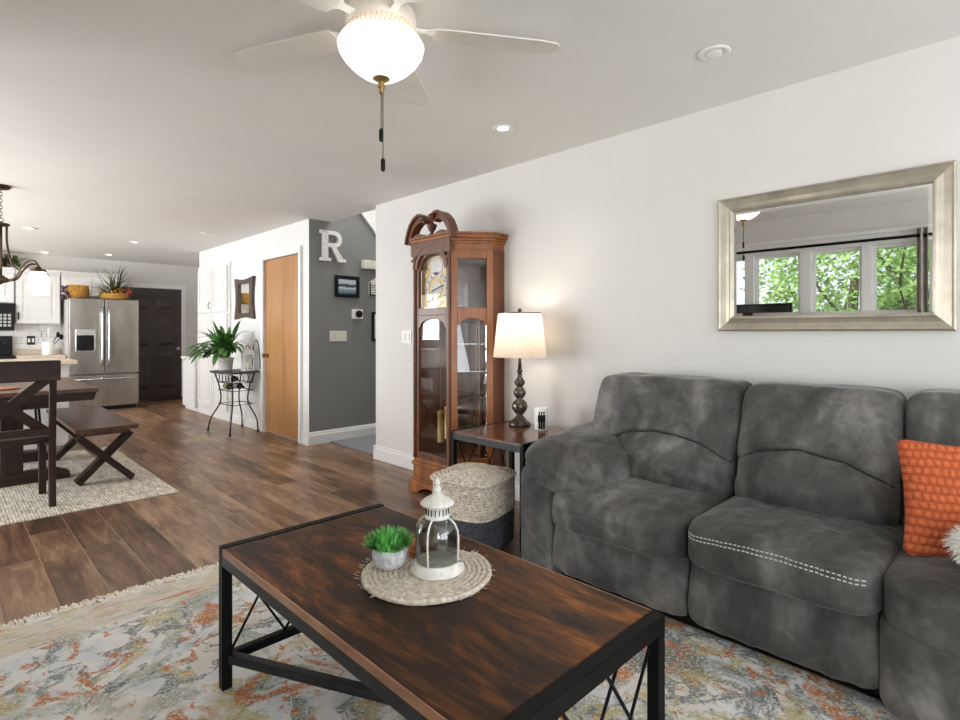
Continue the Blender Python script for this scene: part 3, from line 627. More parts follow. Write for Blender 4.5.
a_ = R(-65); B().tube([(.066*math.cos(a_), .066*math.sin(a_), .034), (.08*math.cos(a_), .08*math.sin(a_), .036), (.082*math.cos(a_), .082*math.sin(a_), .044), (.068*math.cos(a_+.15), .068*math.sin(a_+.15), .05)], .003, 8).build('latch', M['silver'], lan, smooth=True)

pp = thing('potted_faux_grass', 'small bright green faux grass in a round grey pot on the placemat', 'plant', (.966, 1.363, ZP))
B().lathe([(0, 0), (.03, 0), (.043, .01), (.052, .028), (.053, .045), (.05, .062), (.046, .062), (.047, .05), (0, .048)], seg=36).build('pot', M['concrete'], pp, smooth=True)
m = B()
for i in range(520):
    a = random.uniform(0, 2*PI); t = random.uniform(0, 1)**.6; d_ = Vector((math.cos(a)*t*.62, math.sin(a)*t*.62, 1.05-t*.5)); b_ = Vector((math.cos(a)*.04*t, math.sin(a)*.04*t, .05))
    m.blade(b_, d_, (0, 0, 1), random.uniform(.05, .078)*(1-.25*t), .0075, random.uniform(.05, .5), 4)
m.build('foliage', M['grass'], pp)
for i in range(4):
    m = B(); m.lathe([(0, 0), (.045, 0), (.047, .002), (.047, .007), (.045, .009), (0, .009)], (0, 0, .0), seg=32)
    L = ['topmost round brown wooden coaster of the stack behind the lantern', 'round wooden coaster second from top behind the lantern', 'round wooden coaster third from top behind the lantern', 'lowest round wooden coaster touching the placemat behind the lantern'][3-i]
    o = m.build('coaster', M['coaster'], smooth=False, loc=(0, 0, 0)); o.location = (1.098+.002*(i % 2), 1.372-.002*i, ZP+i*.0105); tag(o, L, 'coaster', 'wooden coasters stacked on the placemat')

# ------------------------------------------------------------------ rugs
rg = thing('area_rug', 'large faded floral area rug with orange and grey motifs under the coffee table', 'rug', (.9, 1.0, 0))
B().box(-.12, 2.19, -1.7, 2.94, 0, .012).build('rug_pile', M['rug'], rg, world=True)
bpy.data.objects['rug_pile'].location = (0, 0, 0)
m = B()
for i in range(520):
    x = -.12+2.31*i/520+random.uniform(-.003, .003); L_ = random.uniform(.05, .085)
    m.tube([(x, 2.935, .008), (x+random.uniform(-.006, .006), 2.94+L_*.5, .006), (x+random.uniform(-.016, .016), 2.94+L_, .003)], .0034, 4)
tag(m.build('fringe', M['fringe'], rg, world=True), 'cream cotton fringe')
jr = B().box(-1.4, 1.29, 4.55, 6.86, 0, .010)
tag(jr.build('braided_rug', M['jute_rug'], loc=(0, 6, 0), bevel=.004), 'flat woven jute rug under the dark dining table', 'rug')

# ------------------------------------------------------------------ end table
et = thing('end_table', 'end table with brown wood top and black rod frame beside the sofa arm', 'table', (2.56, 2.28, 0))
ex0, ex1, ey0, ey1, ez = 2.285, 2.86, 1.965, 2.57, .598
B().box(ex0+.004, ex1-.004, ey0+.02, ey1-.02, ez-.03, ez).build('tabletop', M['endtop'], et, world=True, bevel=.003)
for ya in (ey0, ey1-.025): B().box(ex0, ex1, ya, ya+.025, ez-.036, ez+.002).build('end_rail', M['black'], et, world=True, bevel=.002)
for xa in (ex0, ex1-.02): B().box(xa, xa+.02, ey0+.025, ey1-.025, ez-.05, ez-.014).build('side_rail', M['steel_dark'], et, world=True, bevel=.002)
for xa in (ex0, ex1-.03):
    for ya in (ey0, ey1-.03): B().box(xa, xa+.03, ya, ya+.03, 0, ez-.036).build('leg', M['black'], et, world=True, bevel=.002)
for ya in (ey0+.015, ey1-.015):
    B().box(ex0+.03, ex1-.03, ya-.01, ya+.01, .1, .125).build('lower_rail', M['black'], et, world=True)
    L = ex1-ex0-.06
    for a, b in ((0, .4), (.4, 0), (.4, .8), (.8, .4), (.7, 1), (1, .7)): B().tube([(ex0+.03+L*a, ya, .125), (ex0+.03+L*b, ya, ez-.036)], .004, 6).build('rod', M['black'], et, world=True, smooth=True)
# table lamp
tl = thing('table_lamp', 'lit table lamp with cream drum shade and stacked dark ball base on end table', 'lamp', (2.752, 2.40, ez))
B().lathe([(0, 0), (.072, 0), (.074, .008), (.068, .02), (.05, .034), (.034, .052), (.026, .062), (.02, .07), (.032, .082), (.05, .108), (.053, .128), (.046, .152), (.026, .172), (.02, .178), (.032, .19), (.042, .21), (.042, .226), (.03, .246), (.018, .254), (.026, .264), (.036, .28), (.036, .292), (.026, .306), (.016, .32), (.014, .35), (.02, .358), (.02, .366), (.012, .372), (0, .372)], seg=36).build('base', M['lampbase'], tl, smooth=True)
B().lathe([(0, .37), (.012, .37), (.012, .42), (.009, .43), (.009, .5), (0, .5)], seg=14).build('stem', M['bronze'], tl, smooth=True)
B().lathe([(.178, .455), (.145, .748)], seg=48).build('lamp_shade', M['shade'], tl, smooth=True)
m = B(); m.lathe([(.1445, .744), (.1465, .744), (.1465, .75), (.1445, .75), (.1445, .744)], seg=40)
for k_ in range(3): a = 2*PI*k_/3; m.tube([(0, 0, .735), (.144*math.cos(a), .144*math.sin(a), .746)], .002, 5)
m.tube([(0, 0, .49), (.05, 0, .56), (.05, 0, .66), (0, 0, .737)], .0025, 6).tube([(0, 0, .49), (-.05, 0, .56), (-.05, 0, .66), (0, 0, .737)], .0025, 6).build('harp', M['bronze'], tl)
B().lathe([(0, .735), (.006, .735), (.006, .752), (.013, .758), (.014, .768), (.008, .778), (0, .78)], seg=16).build('finial', M['bronze'], tl, smooth=True)
B().lathe([(0, .5), (.014, .505), (.028, .55), (.03, .575), (.02, .6), (0, .61)], seg=16).build('bulb', emit('lit_lamp_bulb', (255, 224, 184), 3), tl, smooth=True)
light('lamp_glow', 'POINT', (2.752, 2.40, ez+.66), 3.2, (1, .86, .7), .05)
# candle with silhouettes
cn = thing('candle_jar', 'white pillar candle jar with black figure silhouettes beside the lamp', 'candle', (2.725, 2.195, ez))
B().lathe([(0, 0), (.043, 0), (.045, .004), (.045, .136), (.043, .14), (.036, .138), (.034, .128), (0, .128)], seg=36).build('jar', M['wax'], cn, smooth=True)
for k_, a in enumerate((203, 222, 241)):
    m = B(); ra = R(a)
    for (z0, z1, wdt) in ((.01, .055, .0065), (.055, .098, .0095), (.098, .104, .004)): m.box(.0452, .0462, -wdt, wdt, z0, z1)
    m.lathe([(0, -.008), (.005, -.004), (.006, 0), (.005, .005), (0, .008)], (.044, 0, .112), 10)
    m.xf(Matrix.Rotation(ra, 4, 'Z')); m.build('figure_print', M['dkplastic'], cn)
# basket
bk = thing('woven_basket', 'square woven jute storage pouf with charcoal lower band beside end table', 'basket', (2.15, 2.22, .013), R(12))
def coil(z0, z1, h, step, mat, name, cap=False):
    m = B(); z = z0; n_ = 48; pts = []
    N = int((z1-z0)/step)*n_
    for i in range(N+1):
        a = 2*PI*i/n_; e = 5; c_, s_ = math.cos(a), math.sin(a); r = h/((abs(c_)**e+abs(s_)**e)**(1/e)); zz = z0+(z1-z0)*i/N
        r *= 1-.02*math.sin(PI*(zz-.2)/.4)*0+.02*math.sin(PI*zz/.42)
        pts.append((r*c_, r*s_, zz+.004*noise.noise(Vector((c_*2, s_*2, zz*9)))))
    m.tube(pts, step*.6, 6); return m.build(name, mat, bk, smooth=True)
coil(.02, .195, .182, .0145, M['navy'], 'lower_band'); coil(.198, .385, .182, .0145, M['jute'], 'upper_band')
m = B(); pts = []; T = 11; n_ = 40
for i in range(T*n_+1):
    a = 2*PI*i/n_; t = i/(T*n_); e = 5*t+2*(1-t); c_, s_ = math.cos(a), math.sin(a); r = (.008+.184*t)/((abs(c_)**e+abs(s_)**e)**(1/e)); pts.append((r*c_, r*s_, .43-.028*t**3+.005*noise.noise(Vector((r*c_*14, r*s_*14, 2)))))
m.tube(pts, .0095, 6)
pts = [((.194*math.cos(2*PI*i/60))/((abs(math.cos(2*PI*i/60))**5+abs(math.sin(2*PI*i/60))**5)**.2), (.194*math.sin(2*PI*i/60))/((abs(math.cos(2*PI*i/60))**5+abs(math.sin(2*PI*i/60))**5)**.2), .395) for i in range(60)]
m.tube(pts, .011, 7, closed=True).build('lid', M['jute'], bk, smooth=True)
B().puff((0, 0, .2), (.172, .172, .19), 6, 8).build('lining', M['navy'], bk, smooth=True)

# ------------------------------------------------------------------ grandfather clock
gc = thing('grandfather_clock', 'tall cherry wood grandfather clock with glass doors and angled display side', 'clock', (2.98, 3.15, 0), R(-90))
CW = .405
def foot_poly(o=0.0, fy=-.365): return [(-CW-o, 0), (-CW-o, -.125-o*.4), (-.213-o*.4, fy-o), (.213+o*.4, fy-o), (CW+o, -.125-o*.4), (CW+o, 0)]
# plinth with bracket feet
m = B(); m.prism(foot_poly(.02), 'z', .075, .10).prism(foot_poly(.008), 'z', .10, .20).prism(foot_poly(.02), 'z', .20, .222).prism(foot_poly(.004), 'z', .222, .25)
def apron(m, p0, p1, z0, z1, t=.022):
    p0, p1 = Vector(p0), Vector(p1); d = p1-p0; L = d.length; d.normalize(); nrm = Vector((d.y, -d.x))
    prof = [(0, z0), (L*.24, z0), (L*.26, z0+.018), (L*.33, z0+.03), (L*.4, z0+.045), (L*.5, z0+.05), (L*.6, z0+.045), (L*.67, z0+.03), (L*.74, z0+.018), (L*.76, z0), (L, z0), (L, z1), (0, z1)]
    st = len(m.bm.verts); m.prism(prof, 'y', 0, -t)
    mt = Matrix(((d.x, -nrm.x*-1, 0, p0.x), (d.y, -nrm.y*-1, 0, p0.y), (0, 0, 1, 0), (0, 0, 0, 1)))
    mt = Matrix(((d.x, -nrm.x, 0, p0.x), (d.y, -nrm.y, 0, p0.y), (0, 0, 1, 0), (0, 0, 0, 1)))
    m.xf(mt, st)
fp = foot_poly(.02)
for i in range(1, 4): apron(m, fp[i], fp[i+1], 0, .085)
apron(m, fp[0], fp[1], 0, .085); apron(m, fp[4], fp[5], 0, .085)
m.build('plinth', M['cherry'], gc, bevel=.003)
m = B(); m.prism(foot_poly(-.008), 'z', 1.80, 1.865).prism(foot_poly(.004), 'z', 1.862, 1.88).prism(foot_poly(.016), 'z', 1.88, 1.90).prism(foot_poly(.032), 'z', 1.90, 1.925).prism(foot_poly(.04), 'z', 1.925, 1.94)
m.build('cornice', M['cherry'], gc, bevel=.003)
B().box(-CW+.005, CW-.005, -.012, 0, .25, 1.82).build('back_panel', M['cherry_dark'], gc)
B().box(-.38, .38, -.016, -.012, .27, 1.30).build('back_mirror', M['mirror'], gc)
for sgn in (-1, 1): B().box(sgn*CW, sgn*(CW-.02), -.125, -.012, .25, 1.82).build('side_panel', M['cherry_dark'], gc)
def frame(name, p0, p1, z0, z1, stile, rails, t=.026, arches=(), mat=None):
    """a glazed frame between two plan points; rails: list of (za, zb)"""
    p0, p1 = Vector(p0), Vector(p1); d = p1-p0; L = d.length; d.normalize(); inn = Vector((-d.y, d.x))
    m = B(); m.box(0, stile, 0, t, z0, z1).box(L-stile, L, 0, t, z0, z1)
    for za, zb in rails: m.box(stile, L-stile, 0, t, za, zb)
    for (zspring, zapex, ztop) in arches:
        poly = [(stile, zspring)]+[(L/2-(L/2-stile)*.86*math.cos(PI*i/16), zspring+(zapex-zspring)*math.sin(PI*i/16)**.8) for i in range(17)]+[(L-stile, zspring), (L-stile, ztop), (stile, ztop)]
        # split into two simple halves so the concave shape fills cleanly
        half = [(stile, zspring)]+poly[1:10]+[(L/2, ztop), (stile, ztop)]
        m.prism(half, 'y', 0, t); m.prism([(L-x, z) for x, z in half][::-1], 'y', 0, t)
    mt = Matrix(((d.x, inn.x, 0, p0.x), (d.y, inn.y, 0, p0.y), (0, 0, 1, 0), (0, 0, 0, 1)))
    m.xf(mt); o = m.build(name, mat or M['cherry'], gc, bevel=.003)
    g = B().box(stile*.8, L-stile*.8, t*.5, t*.5+.003, z0+.02, z1-.02).xf(mt); g.build('pane', M['glass'], o)
    return o
fr = frame('front_door', (-.213, -.365), (.213, -.365), .25, 1.815, .052, ((.25, .30), (1.345, 1.40)), arches=((1.255, 1.315, 1.346), (1.69, 1.80, 1.815)), mat=M['cherry_dark'])
for sx in (-1, 1): B().lathe([(.012, .0), (.014, .02), (.011, .04), (.011, .4), (.013, .8), (.011, 1.2), (.011, 1.5), (.014, 1.53), (.012, 1.55)], (sx*.2, -.372, .255), 14).build('column', M['cherry_dark'], gc, smooth=True)
frame('side_door', (.213, -.365), (CW, -.125), .25, 1.815, .048, ((.25, .30), (1.33, 1.395), (1.755, 1.815)), arches=((1.27, 1.318, 1.335),))
frame('side_door', (-CW, -.125), (-.213, -.365), .25, 1.815, .048, ((.25, .30), (1.33, 1.395), (1.755, 1.815)), arches=((1.27, 1.318, 1.335),))
for st in ((.213, -.365), (-.213, -.365)): B().box(st[0]-.012, st[0]+.012, st[1]+.03, st[1]+.05, .25, 1.815).build('corner_post', M['cherry_dark'], gc)
for z in (.52, .74, .93, 1.13):
    B().prism([(.20, -.33), (.385, -.125), (.385, -.02), (.19, -.02)], 'z', z, z+.006).build('glass_shelf', M['glass_l'], gc)
    B().prism([(-.20, -.33), (-.385, -.125), (-.385, -.02), (-.19, -.02)], 'z', z, z+.006).build('glass_shelf', M['glass_l'], gc)
B().box(-.19, -.175, -.34, -.02, .25, 1.35).box(.175, .19, -.05, -.02, .25, 1.35).build('inner_divider', M['cherry_dark'], gc)
# hood front board with arch over the dial
def arch_band(m, r0, r1, cz, y0, y1, a0=0, a1=180, ry=1.0):
    P0 = arc(0, cz, r0, a0, a1, 20, r0*ry); P1 = arc(0, cz, r1, a0, a1, 20, r1*ry)
    for i in range(20): m.prism([P0[i], P1[i], P1[i+1], P0[i+1]], 'y', y0, y1)
    return m
m = B(); arch_band(m, .158, .19, 1.70, -.385, -.363, 0, 180, .86); arch_band(m, .19, .2, 1.70, -.392, -.37, 0, 180, .86)
m.build('arch_moulding', M['cherry_dark'], gc)
# swan-neck pediment
for sx in (-1, 1):
    m = B(); out = bez([(.262, 1.90), (.235, 1.935), (.215, 1.99), (.185, 2.05), (.14, 2.092), (.085, 2.108), (.045, 2.09), (.032, 2.055)], 6)if False else None
    o_ = [(.27, 1.895), (.262, 1.93), (.243, 1.985), (.212, 2.04), (.165, 2.085), (.115, 2.107), (.07, 2.103), (.04, 2.082), (.03, 2.052)]
    i_ = [(.225, 1.895), (.222, 1.925), (.205, 1.968), (.175, 2.01), (.135, 2.04), (.098, 2.05), (.078, 2.045), (.066, 2.04), (.055, 2.035)]
    for k_ in range(len(o_)-1):
        m.prism([(sx*o_[k_][0], o_[k_][1]), (sx*o_[k_+1][0], o_[k_+1][1]), (sx*i_[k_+1][0], i_[k_+1][1]), (sx*i_[k_][0], i_[k_][1])], 'y', -.40, -.33)
        mo = [(a+(b-a)*.25, c+(e-c)*.25) for (a, c), (b, e) in zip(o_, i_)]
        m.prism([(sx*o_[k_][0]*1.02, o_[k_][1]+.004), (sx*o_[k_+1][0]*1.02, o_[k_+1][1]+.004), (sx*mo[k_+1][0], mo[k_+1][1]), (sx*mo[k_][0], mo[k_][1])], 'y', -.418, -.40)
    m.build('pediment', M['cherry_dark'], gc)
m = B()
low = [(-.225, 1.895), (-.215, 1.93), (-.19, 1.962), (-.14, 1.98), (-.09, 1.975), (-.055, 1.95), (0, 1.935)]
poly = [(-.225, 1.80)]+low
m.prism([(-.225, 1.80), (-.225, 1.895), (-.215, 1.93), (-.19, 1.955), (-.14, 1.968), (-.09, 1.96), (-.055, 1.945), (0, 1.935), (0, 1.80)], 'y', -.39, -.33)
m.prism([(.225, 1.80), (0, 1.80), (0, 1.935), (.055, 1.945), (.09, 1.96), (.14, 1.968), (.19, 1.955), (.215, 1.93), (.225, 1.895)], 'y', -.39, -.33)
m.build('hood_board', M['cherry_dark'], gc)
for sx in (-1, 1): B().lathe([(0, .02), (.012, .018), (.02, .01), (.024, 0)], seg=18).xf(Matrix.Translation((sx*.052, -.418, 2.07)) @ Matrix.Rotation(R(90), 4, 'X')).build('rosette', M['cherry_dark'], gc, smooth=True)
for sx in (-1, 1): B().lathe([(0, .008), (.01, .006), (.014, 0)], seg=14).xf(Matrix.Translation((sx*.205, -.392, 1.765)) @ Matrix.Rotation(R(90), 4, 'X')).build('brass_button', M['brass'], gc, smooth=True)
B().lathe([(0, 0), (.03, 0), (.024, .012), (.012, .022), (.014, .03), (.03, .055), (.034, .07), (.04, .08), (.036, .088), (.016, .098), (.011, .108), (.017, .122), (.013, .14), (.006, .15), (.004, .175), (0, .185)], (0, -.365, 1.935), 24).build('finial', M['cherry_dark'], gc, smooth=True)
# dial
dl = B(); dl.box(-.158, .158, -.318, -.312, 1.405, 1.70); arch_band(dl, .001, .158, 1.70, -.318, -.312, 0, 180, .6)
dl = dl.build('dial', M['gold'], gc)
m = B(); arch_band(m, .092, .13, 1.545, -.322, -.318, 0, 360); m.build('chapter_ring', M['silver'], dl)
m = B(); arch_band(m, .001, .06, 1.545, -.321, -.318, 0, 360); m.build('center_disc', M['silver'], dl)
m = B(); arch_band(m, .001, .07, 1.715, -.322, -.318, 0, 360, .95); m.build('moon_disc', M['silver'], dl)
m = B()
for k_ in range(12):
    a = 2*PI*k_/12; st = len(m.bm.verts); m.box(-.0035, .0035, -.3235, -.322, .1, .122); m.xf(Matrix.Translation((0, 0, 1.545)) @ Matrix.Rotation(a, 4, 'Y'), st)
m.build('hour_marks', M['dkplastic'], dl)
for nm, L_, a in (('minute_hand', .105, R(75)), ('hour_hand', .072, R(250))):
    B().prism([(-.002, -.02), (.002, -.02), (.006, L_*.6), (.0, L_), (-.006, L_*.6)], 'y', -.327, -.325).xf(Matrix.Translation((0, 0, 1.545)) @ Matrix.Rotation(a, 4, 'Y')).build(nm, M['dkplastic'], dl)
for sx in (-1, 1):
    for z in (1.43, 1.66): B().lathe([(0, .004), (.02, .003), (.025, 0)], seg=12).xf(Matrix.Translation((sx*.125, -.318, z)) @ Matrix.Rotation(R(90), 4, 'X')).build('spandrel', M['gold'], dl)
# weights, chains, pendulum
for x in (-.085, 0, .085):
    o = B().lathe([(0, 0), (.02, 0), (.026, .004), (.026, .012), (.0235, .014), (.0235, .226), (.026, .228), (.026, .24), (.012, .248), (0, .26)], (x, -.21, .36 if x else .40), 22).build('weight', M['gold'], gc, smooth=True)
    B().tube([(x, -.21, (.36 if x else .40)+.255), (x, -.21, 1.41)], .003, 6).build('chain', M['brass'], o)
o = B().box(-.008, .008, -.16, -.154, .5, 1.41).build('pendulum', M['brass'], gc)
B().lathe([(0, .01), (.05, .008), (.065, 0), (.05, -.008), (0, -.01)], seg=30).xf(Matrix.Translation((0, -.157, .47)) @ Matrix.Rotation(R(90), 4, 'X')).build('bob', M['gold'], o, smooth=True)
B().box(-.16, .16, -.3, -.1, 1.36, 1.405).build('movement_seat', M['cherry_dark'], gc)
B().lathe([(0, 0), (.008, 0), (.008, .012), (0, .014)], seg=12).xf(Matrix.Translation((-.195, -.366, 1.0)) @ Matrix.Rotation(R(90), 4, 'X')).build('key_escutcheon', M['gold'], gc)

# ------------------------------------------------------------------ wall mirror
mi = thing('wall_mirror', 'wide silver champagne framed mirror hanging above the sofa', 'mirror', (2.985, .69, 1.58))
MY0, MY1, MZ0, MZ1 = .211, 1.176, 1.225, 1.925
prof = [(.0, .0), (.0, .028), (.008, .036), (.016, .03), (.04, .02), (.058, .026), (.064, .03), (.072, .026), (.078, .018), (.078, .0)]   # (inward, out of wall)
m = B(); rings = []
for (cy, cz, sy, sz) in ((MY0, MZ0, 1, 1), (MY1, MZ0, -1, 1), (MY1, MZ1, -1, -1), (MY0, MZ1, 1, -1)):
    rings.append([m.bm.verts.new((2.985-o, cy+sy*i, cz+sz*i)) for i, o in prof])
for a in range(4):
    A, Bq = rings[a], rings[(a+1) % 4]
    for k_ in range(len(prof)-1): m.face([A[k_], A[k_+1], Bq[k_+1], Bq[k_]])
m.build('frame', M['champagne'], mi, world=True)
gy0, gy1, gz0, gz1 = MY0+.074, MY1-.074, MZ0+.074, MZ1-.074
m = B(); bv = .018
def q4(m, a, b, c, d): m.face([m.bm.verts.new(p) for p in (a, b, c, d)])
X1, X2 = 2.985-.016, 2.985-.0145
I = [(X1, gy0+bv, gz0+bv), (X1, gy1-bv, gz0+bv), (X1, gy1-bv, gz1-bv), (X1, gy0+bv, gz1-bv)]; O = [(X2, gy0, gz0), (X2, gy1, gz0), (X2, gy1, gz1), (X2, gy0, gz1)]
q4(m, *I)
for k_ in range(4): q4(m, O[k_], O[(k_+1) % 4], I[(k_+1) % 4], I[k_])
m.build('mirror_glass', M['mirror'], mi, world=True)

# ------------------------------------------------------------------ ceiling fan
fan = thing('ceiling_fan', 'white low profile ceiling fan with lit frosted bowl light', 'fan', (1.16, 1.69, 0))
B().lathe([(.0, CZ), (.085, CZ), (.095, CZ-.02), (.125, CZ-.045), (.13, CZ-.06), (.128, CZ-.1), (.115, CZ-.112), (0, CZ-.112)], seg=64, rib=0).build('motor_housing', plain('warm_white_enamel', (232, 220, 206), .35), fan, smooth=True)
m = B()
for k_ in range(44):
    a = 2*PI*k_/44; st = len(m.bm.verts); m.box(.066, .128, -.0036, .0036, CZ-.122, CZ-.106); m.xf(Matrix.Rotation(a, 4, 'Z'), st)
m.build('vent_ribs', plain('warm_white_rib', (236, 222, 206), .4), fan)
B().lathe([(.0, 2.30), (.085, 2.302), (.092, 2.308), (.088, 2.32), (.075, 2.326), (.07, 2.333), (0, 2.333)], seg=48).build('light_fitter', plain('cream_enamel', (226, 206, 186), .35), fan, smooth=True)
B().lathe([(.09, 2.306), (.125, 2.303), (.148, 2.294), (.158, 2.275), (.152, 2.25), (.134, 2.222), (.105, 2.193), (.07, 2.168), (.035, 2.157), (0, 2.155)], seg=56).build('glass_bowl', M['bowl'], fan, smooth=True)
B().lathe([(0, 2.165), (.034, 2.163), (.032, 2.156), (.02, 2.148), (.012, 2.142), (.012, 2.13), (.015, 2.125), (.012, 2.117), (.008, 2.112), (.009, 2.106), (.005, 2.1), (0, 2.099)], seg=24).build('finial', M['brass'], fan, smooth=True)
bl_m = plain('white_fan_blade', (222, 218, 211), .6, 0, .02)
for k_ in range(5):
    a = R(40+72*k_); rot = Matrix.Rotation(a, 4, 'Z') @ Matrix.Rotation(R(9), 4, 'X')
    poly = [(.2, -.055), (.3, -.062), (.6, -.07), (.67, -.06), (.69, -.03), (.695, 0), (.69, .03), (.67, .06), (.6, .07), (.3, .062), (.2, .055), (.19, 0)]
    T_ = Matrix.Translation((0, 0, 2.345))
    b_ = B().prism(poly, 'z', -.003, .003).xf(T_ @ rot).build('blade', bl_m, fan, bevel=.001)
    B().prism([(.1, -.018), (.17, -.014), (.2, -.038), (.25, -.03), (.28, 0), (.25, .03), (.2, .038), (.17, .014), (.1, .018)], 'z', .003, .008).xf(T_ @ rot).build('blade_iron', M['trim'], b_)
for (dx, dy, zb) in ((0.0, 0.0, 1.915), (.005, -.004, 1.805)):
    z = 2.1; m = B()
    while z > zb+.06:
        m.lathe([(0, .0026), (.0026, 0), (0, -.0026)], (dx, dy, z), 6); z -= .0054
    m.tube([(dx, dy, 2.1), (dx, dy, zb+.055)], .0014, 5); o = m.build('pull_chain', M['iron'], fan)
    B().lathe([(0, .05), (.005, .05), (.0085, .042), (.0085, .01), (.006, .002), (0, 0)], (dx, dy, zb+.008), 14).build('pull', M['dkplastic'], o, smooth=True)

# ------------------------------------------------------------------ recessed downlights
def downlight(loc, label, lens, energy, grp=None, tilt=False):
    t = thing('recessed_light', label, 'ceiling light', (loc[0], loc[1], CZ), 0, grp)
    B().lathe([(.034, -.002), (.065, -.001), (.067, -.006), (.06, -.01), (.048, -.008), (.034, -.004)], seg=36).build('trim_ring', M['trim'], t, smooth=True)
    m = B().lathe([(0, -.009), (.02, -.008), (.032, -.004), (.034, -.001), (0, -.001)], seg=28)
    if tilt: m.xf(Matrix.Translation((0, 0, -.006)) @ Matrix.Rotation(R(14), 4, 'Y') @ Matrix.Translation((0, 0, .0)))
    m.build('lens', lens, t, smooth=True)
    if energy: light('downlight_beam', 'SPOT', (loc[0], loc[1], CZ-.03), energy, (1, .93, .84), .05, (0, 0, 0), spot_size=R(125), spot_blend=.8)
downlight((2.396, .969), 'recessed ceiling light nearest the wall mirror at upper right', M['bulb_dim'], 3, None, True)
downlight((2.392, 2.218), 'recessed ceiling light between fan and grandfather clock', M['bulb'], 6)
downlight((.12, .75), 'recessed ceiling light by the window wall seen in the mirror', M['bulb_dim'], 2)
downlight((.75, 8.26), 'bright recessed ceiling light nearest the chandelier', M['bulb'], 16)
downlight((1.148, 10.6), 'bright recessed ceiling light over the kitchen cabinets left of fridge', M['bulb'], 8)
downlight((1.878, 8.54), 'recessed ceiling light in the middle of the kitchen ceiling', M['bulb'], 14)
downlight((1.891, 10.2), 'recessed ceiling light in front of the fridge plants', M['bulb'], 10)
downlight((2.337, 7.139), 'small recessed ceiling light near the white pantry wall', M['bulb_dim'], 4)

# ------------------------------------------------------------------ things on walls
def plate(name, label, cat, mb, mat): return tag(mb[0].build(name, mat, loc=mb[1], bevel=.002), label, cat)
sw = thing('light_switch', 'double white light switch on the wall left of the clock', 'switch', (2.985, 3.945, 1.175))
B().box(2.978, 2.985, 3.875, 4.015, 1.118, 1.235).build('plate', M['plastic'], sw, world=True, bevel=.002)
for y in (3.915, 3.975): B().box(2.972, 2.979, y-.016, y+.016, 1.143, 1.21).build('rocker', M['plastic'], sw, world=True, bevel=.002)
sw = thing('light_switch', 'four gang cream light switch on the grey wall below the thermostat', 'switch', (3.17, 5.46, 1.175))
B().box(3.064, 3.278, 5.452, 5.46, 1.117, 1.233).build('plate', M['beige'], sw, world=True, bevel=.002)
for k_ in range(4): B().box(3.089+.046*k_-.005, 3.089+.046*k_+.005, 5.444, 5.453, 1.163, 1.188).build('toggle', M['plastic'], sw, world=True)
th = thing('thermostat', 'square white thermostat with round black dial on the grey wall', 'thermostat', (3.415, 5.46, 1.427))
B().box(3.342, 3.488, 5.45, 5.46, 1.371, 1.483).build('plate', M['plastic'], th, world=True, bevel=.003)
B().lathe([(0, .028), (.036, .026), (.042, .02), (.042, 0)], seg=30).xf(Matrix.Translation((3.43, 5.45, 1.427)) @ Matrix.Rotation(R(90), 4, 'X')).build('dial', M['dkplastic'], th, world=True, smooth=True)
ch = B().box(3.461, 3.72, 5.40, 5.46, 1.954, 2.053)
tag(ch.build('door_chime', M['beige'], loc=(3.59, 5.46, 2.0), bevel=.008), 'cream rectangular door chime box on the grey hall wall', 'chime')
lr = B()
# slab-serif R
lr.prism([(.03, .035), (.03, .3), (.09, .3), (.09, .035)], 'y', 0, -.04)
lr.prism([(0, 0), (0, .035), (.125, .035), (.125, 0)], 'y', 0, -.04); lr.prism([(0, .3), (0, .335), (.09, .335), (.09, .3)], 'y', 0, -.04)
Po = [(.09, .335)]+arc(.17, .245, .09, 90, -90, 14)+[(.09, .155)]; Pi = [(.09, .29)]+arc(.165, .245, .045, 90, -90, 14)+[(.09, .2)]
for i in range(len(Po)-1): lr.prism([Po[i], Po[i+1], Pi[i+1], Pi[i]], 'y', 0, -.04)
lr.prism([(.13, .154), (.19, .154), (.275, .035), (.31, .035), (.31, 0), (.22, 0)], 'y', 0, -.04)
lr.xf(Matrix.Translation((2.935, 5.455, 2.0)))
tag(lr.build('letter_sign', M['letter'], loc=(3.09, 5.455, 2.0)), 'large white slab serif letter R hanging on the grey hall wall', 'letter')
def picture(name, label, X0, X1, Z0, Z1, fw, fm, inner, art):
    t = thing(name, label, 'picture', ((X0+X1)/2, 5.46, (Z0+Z1)/2))
    B().box(X0, X1, 5.435, 5.46, Z1-fw, Z1).box(X0, X1, 5.435, 5.46, Z0, Z0+fw).box(X0, X0+fw, 5.435, 5.46, Z0+fw, Z1-fw).box(X1-fw, X1, 5.435, 5.46, Z0+fw, Z1-fw).build('frame', fm, t, world=True, bevel=.002)
    B().box(X0+fw, X1-fw, 5.447, 5.452, Z0+fw, Z1-fw).build('mat_board', inner, t, world=True)
    if art: 
        o = B().box(X0+fw+art[0], X1-fw-art[0], 5.445, 5.448, Z0+fw+art[0], Z1-fw-art[0]).build('print', art[1], t, world=True)
    return t
picture('picture_frame', 'black framed lake photograph below the letter R', 3.126, 3.434, 1.612, 1.855, .03, M['dkplastic'], M['dkplastic'], (.012, M['photo']))
p_ = picture('picture_frame', 'black framed picture partly hidden at the corner of the hall', 3.611, 3.9, 1.113, 1.455, .028, M['dkplastic'], M['paper'], None)
sg = thing('hanging_sign', 'small house shaped white sign on the grey wall right of lake photo', 'sign', (3.66, 5.46, 1.74))
B().prism([(3.57, 1.647), (3.79, 1.647), (3.79, 1.80), (3.68, 1.87), (3.57, 1.80)], 'y', 5.44, 5.46).build('board', M['paper'], sg, world=True)
m = B()
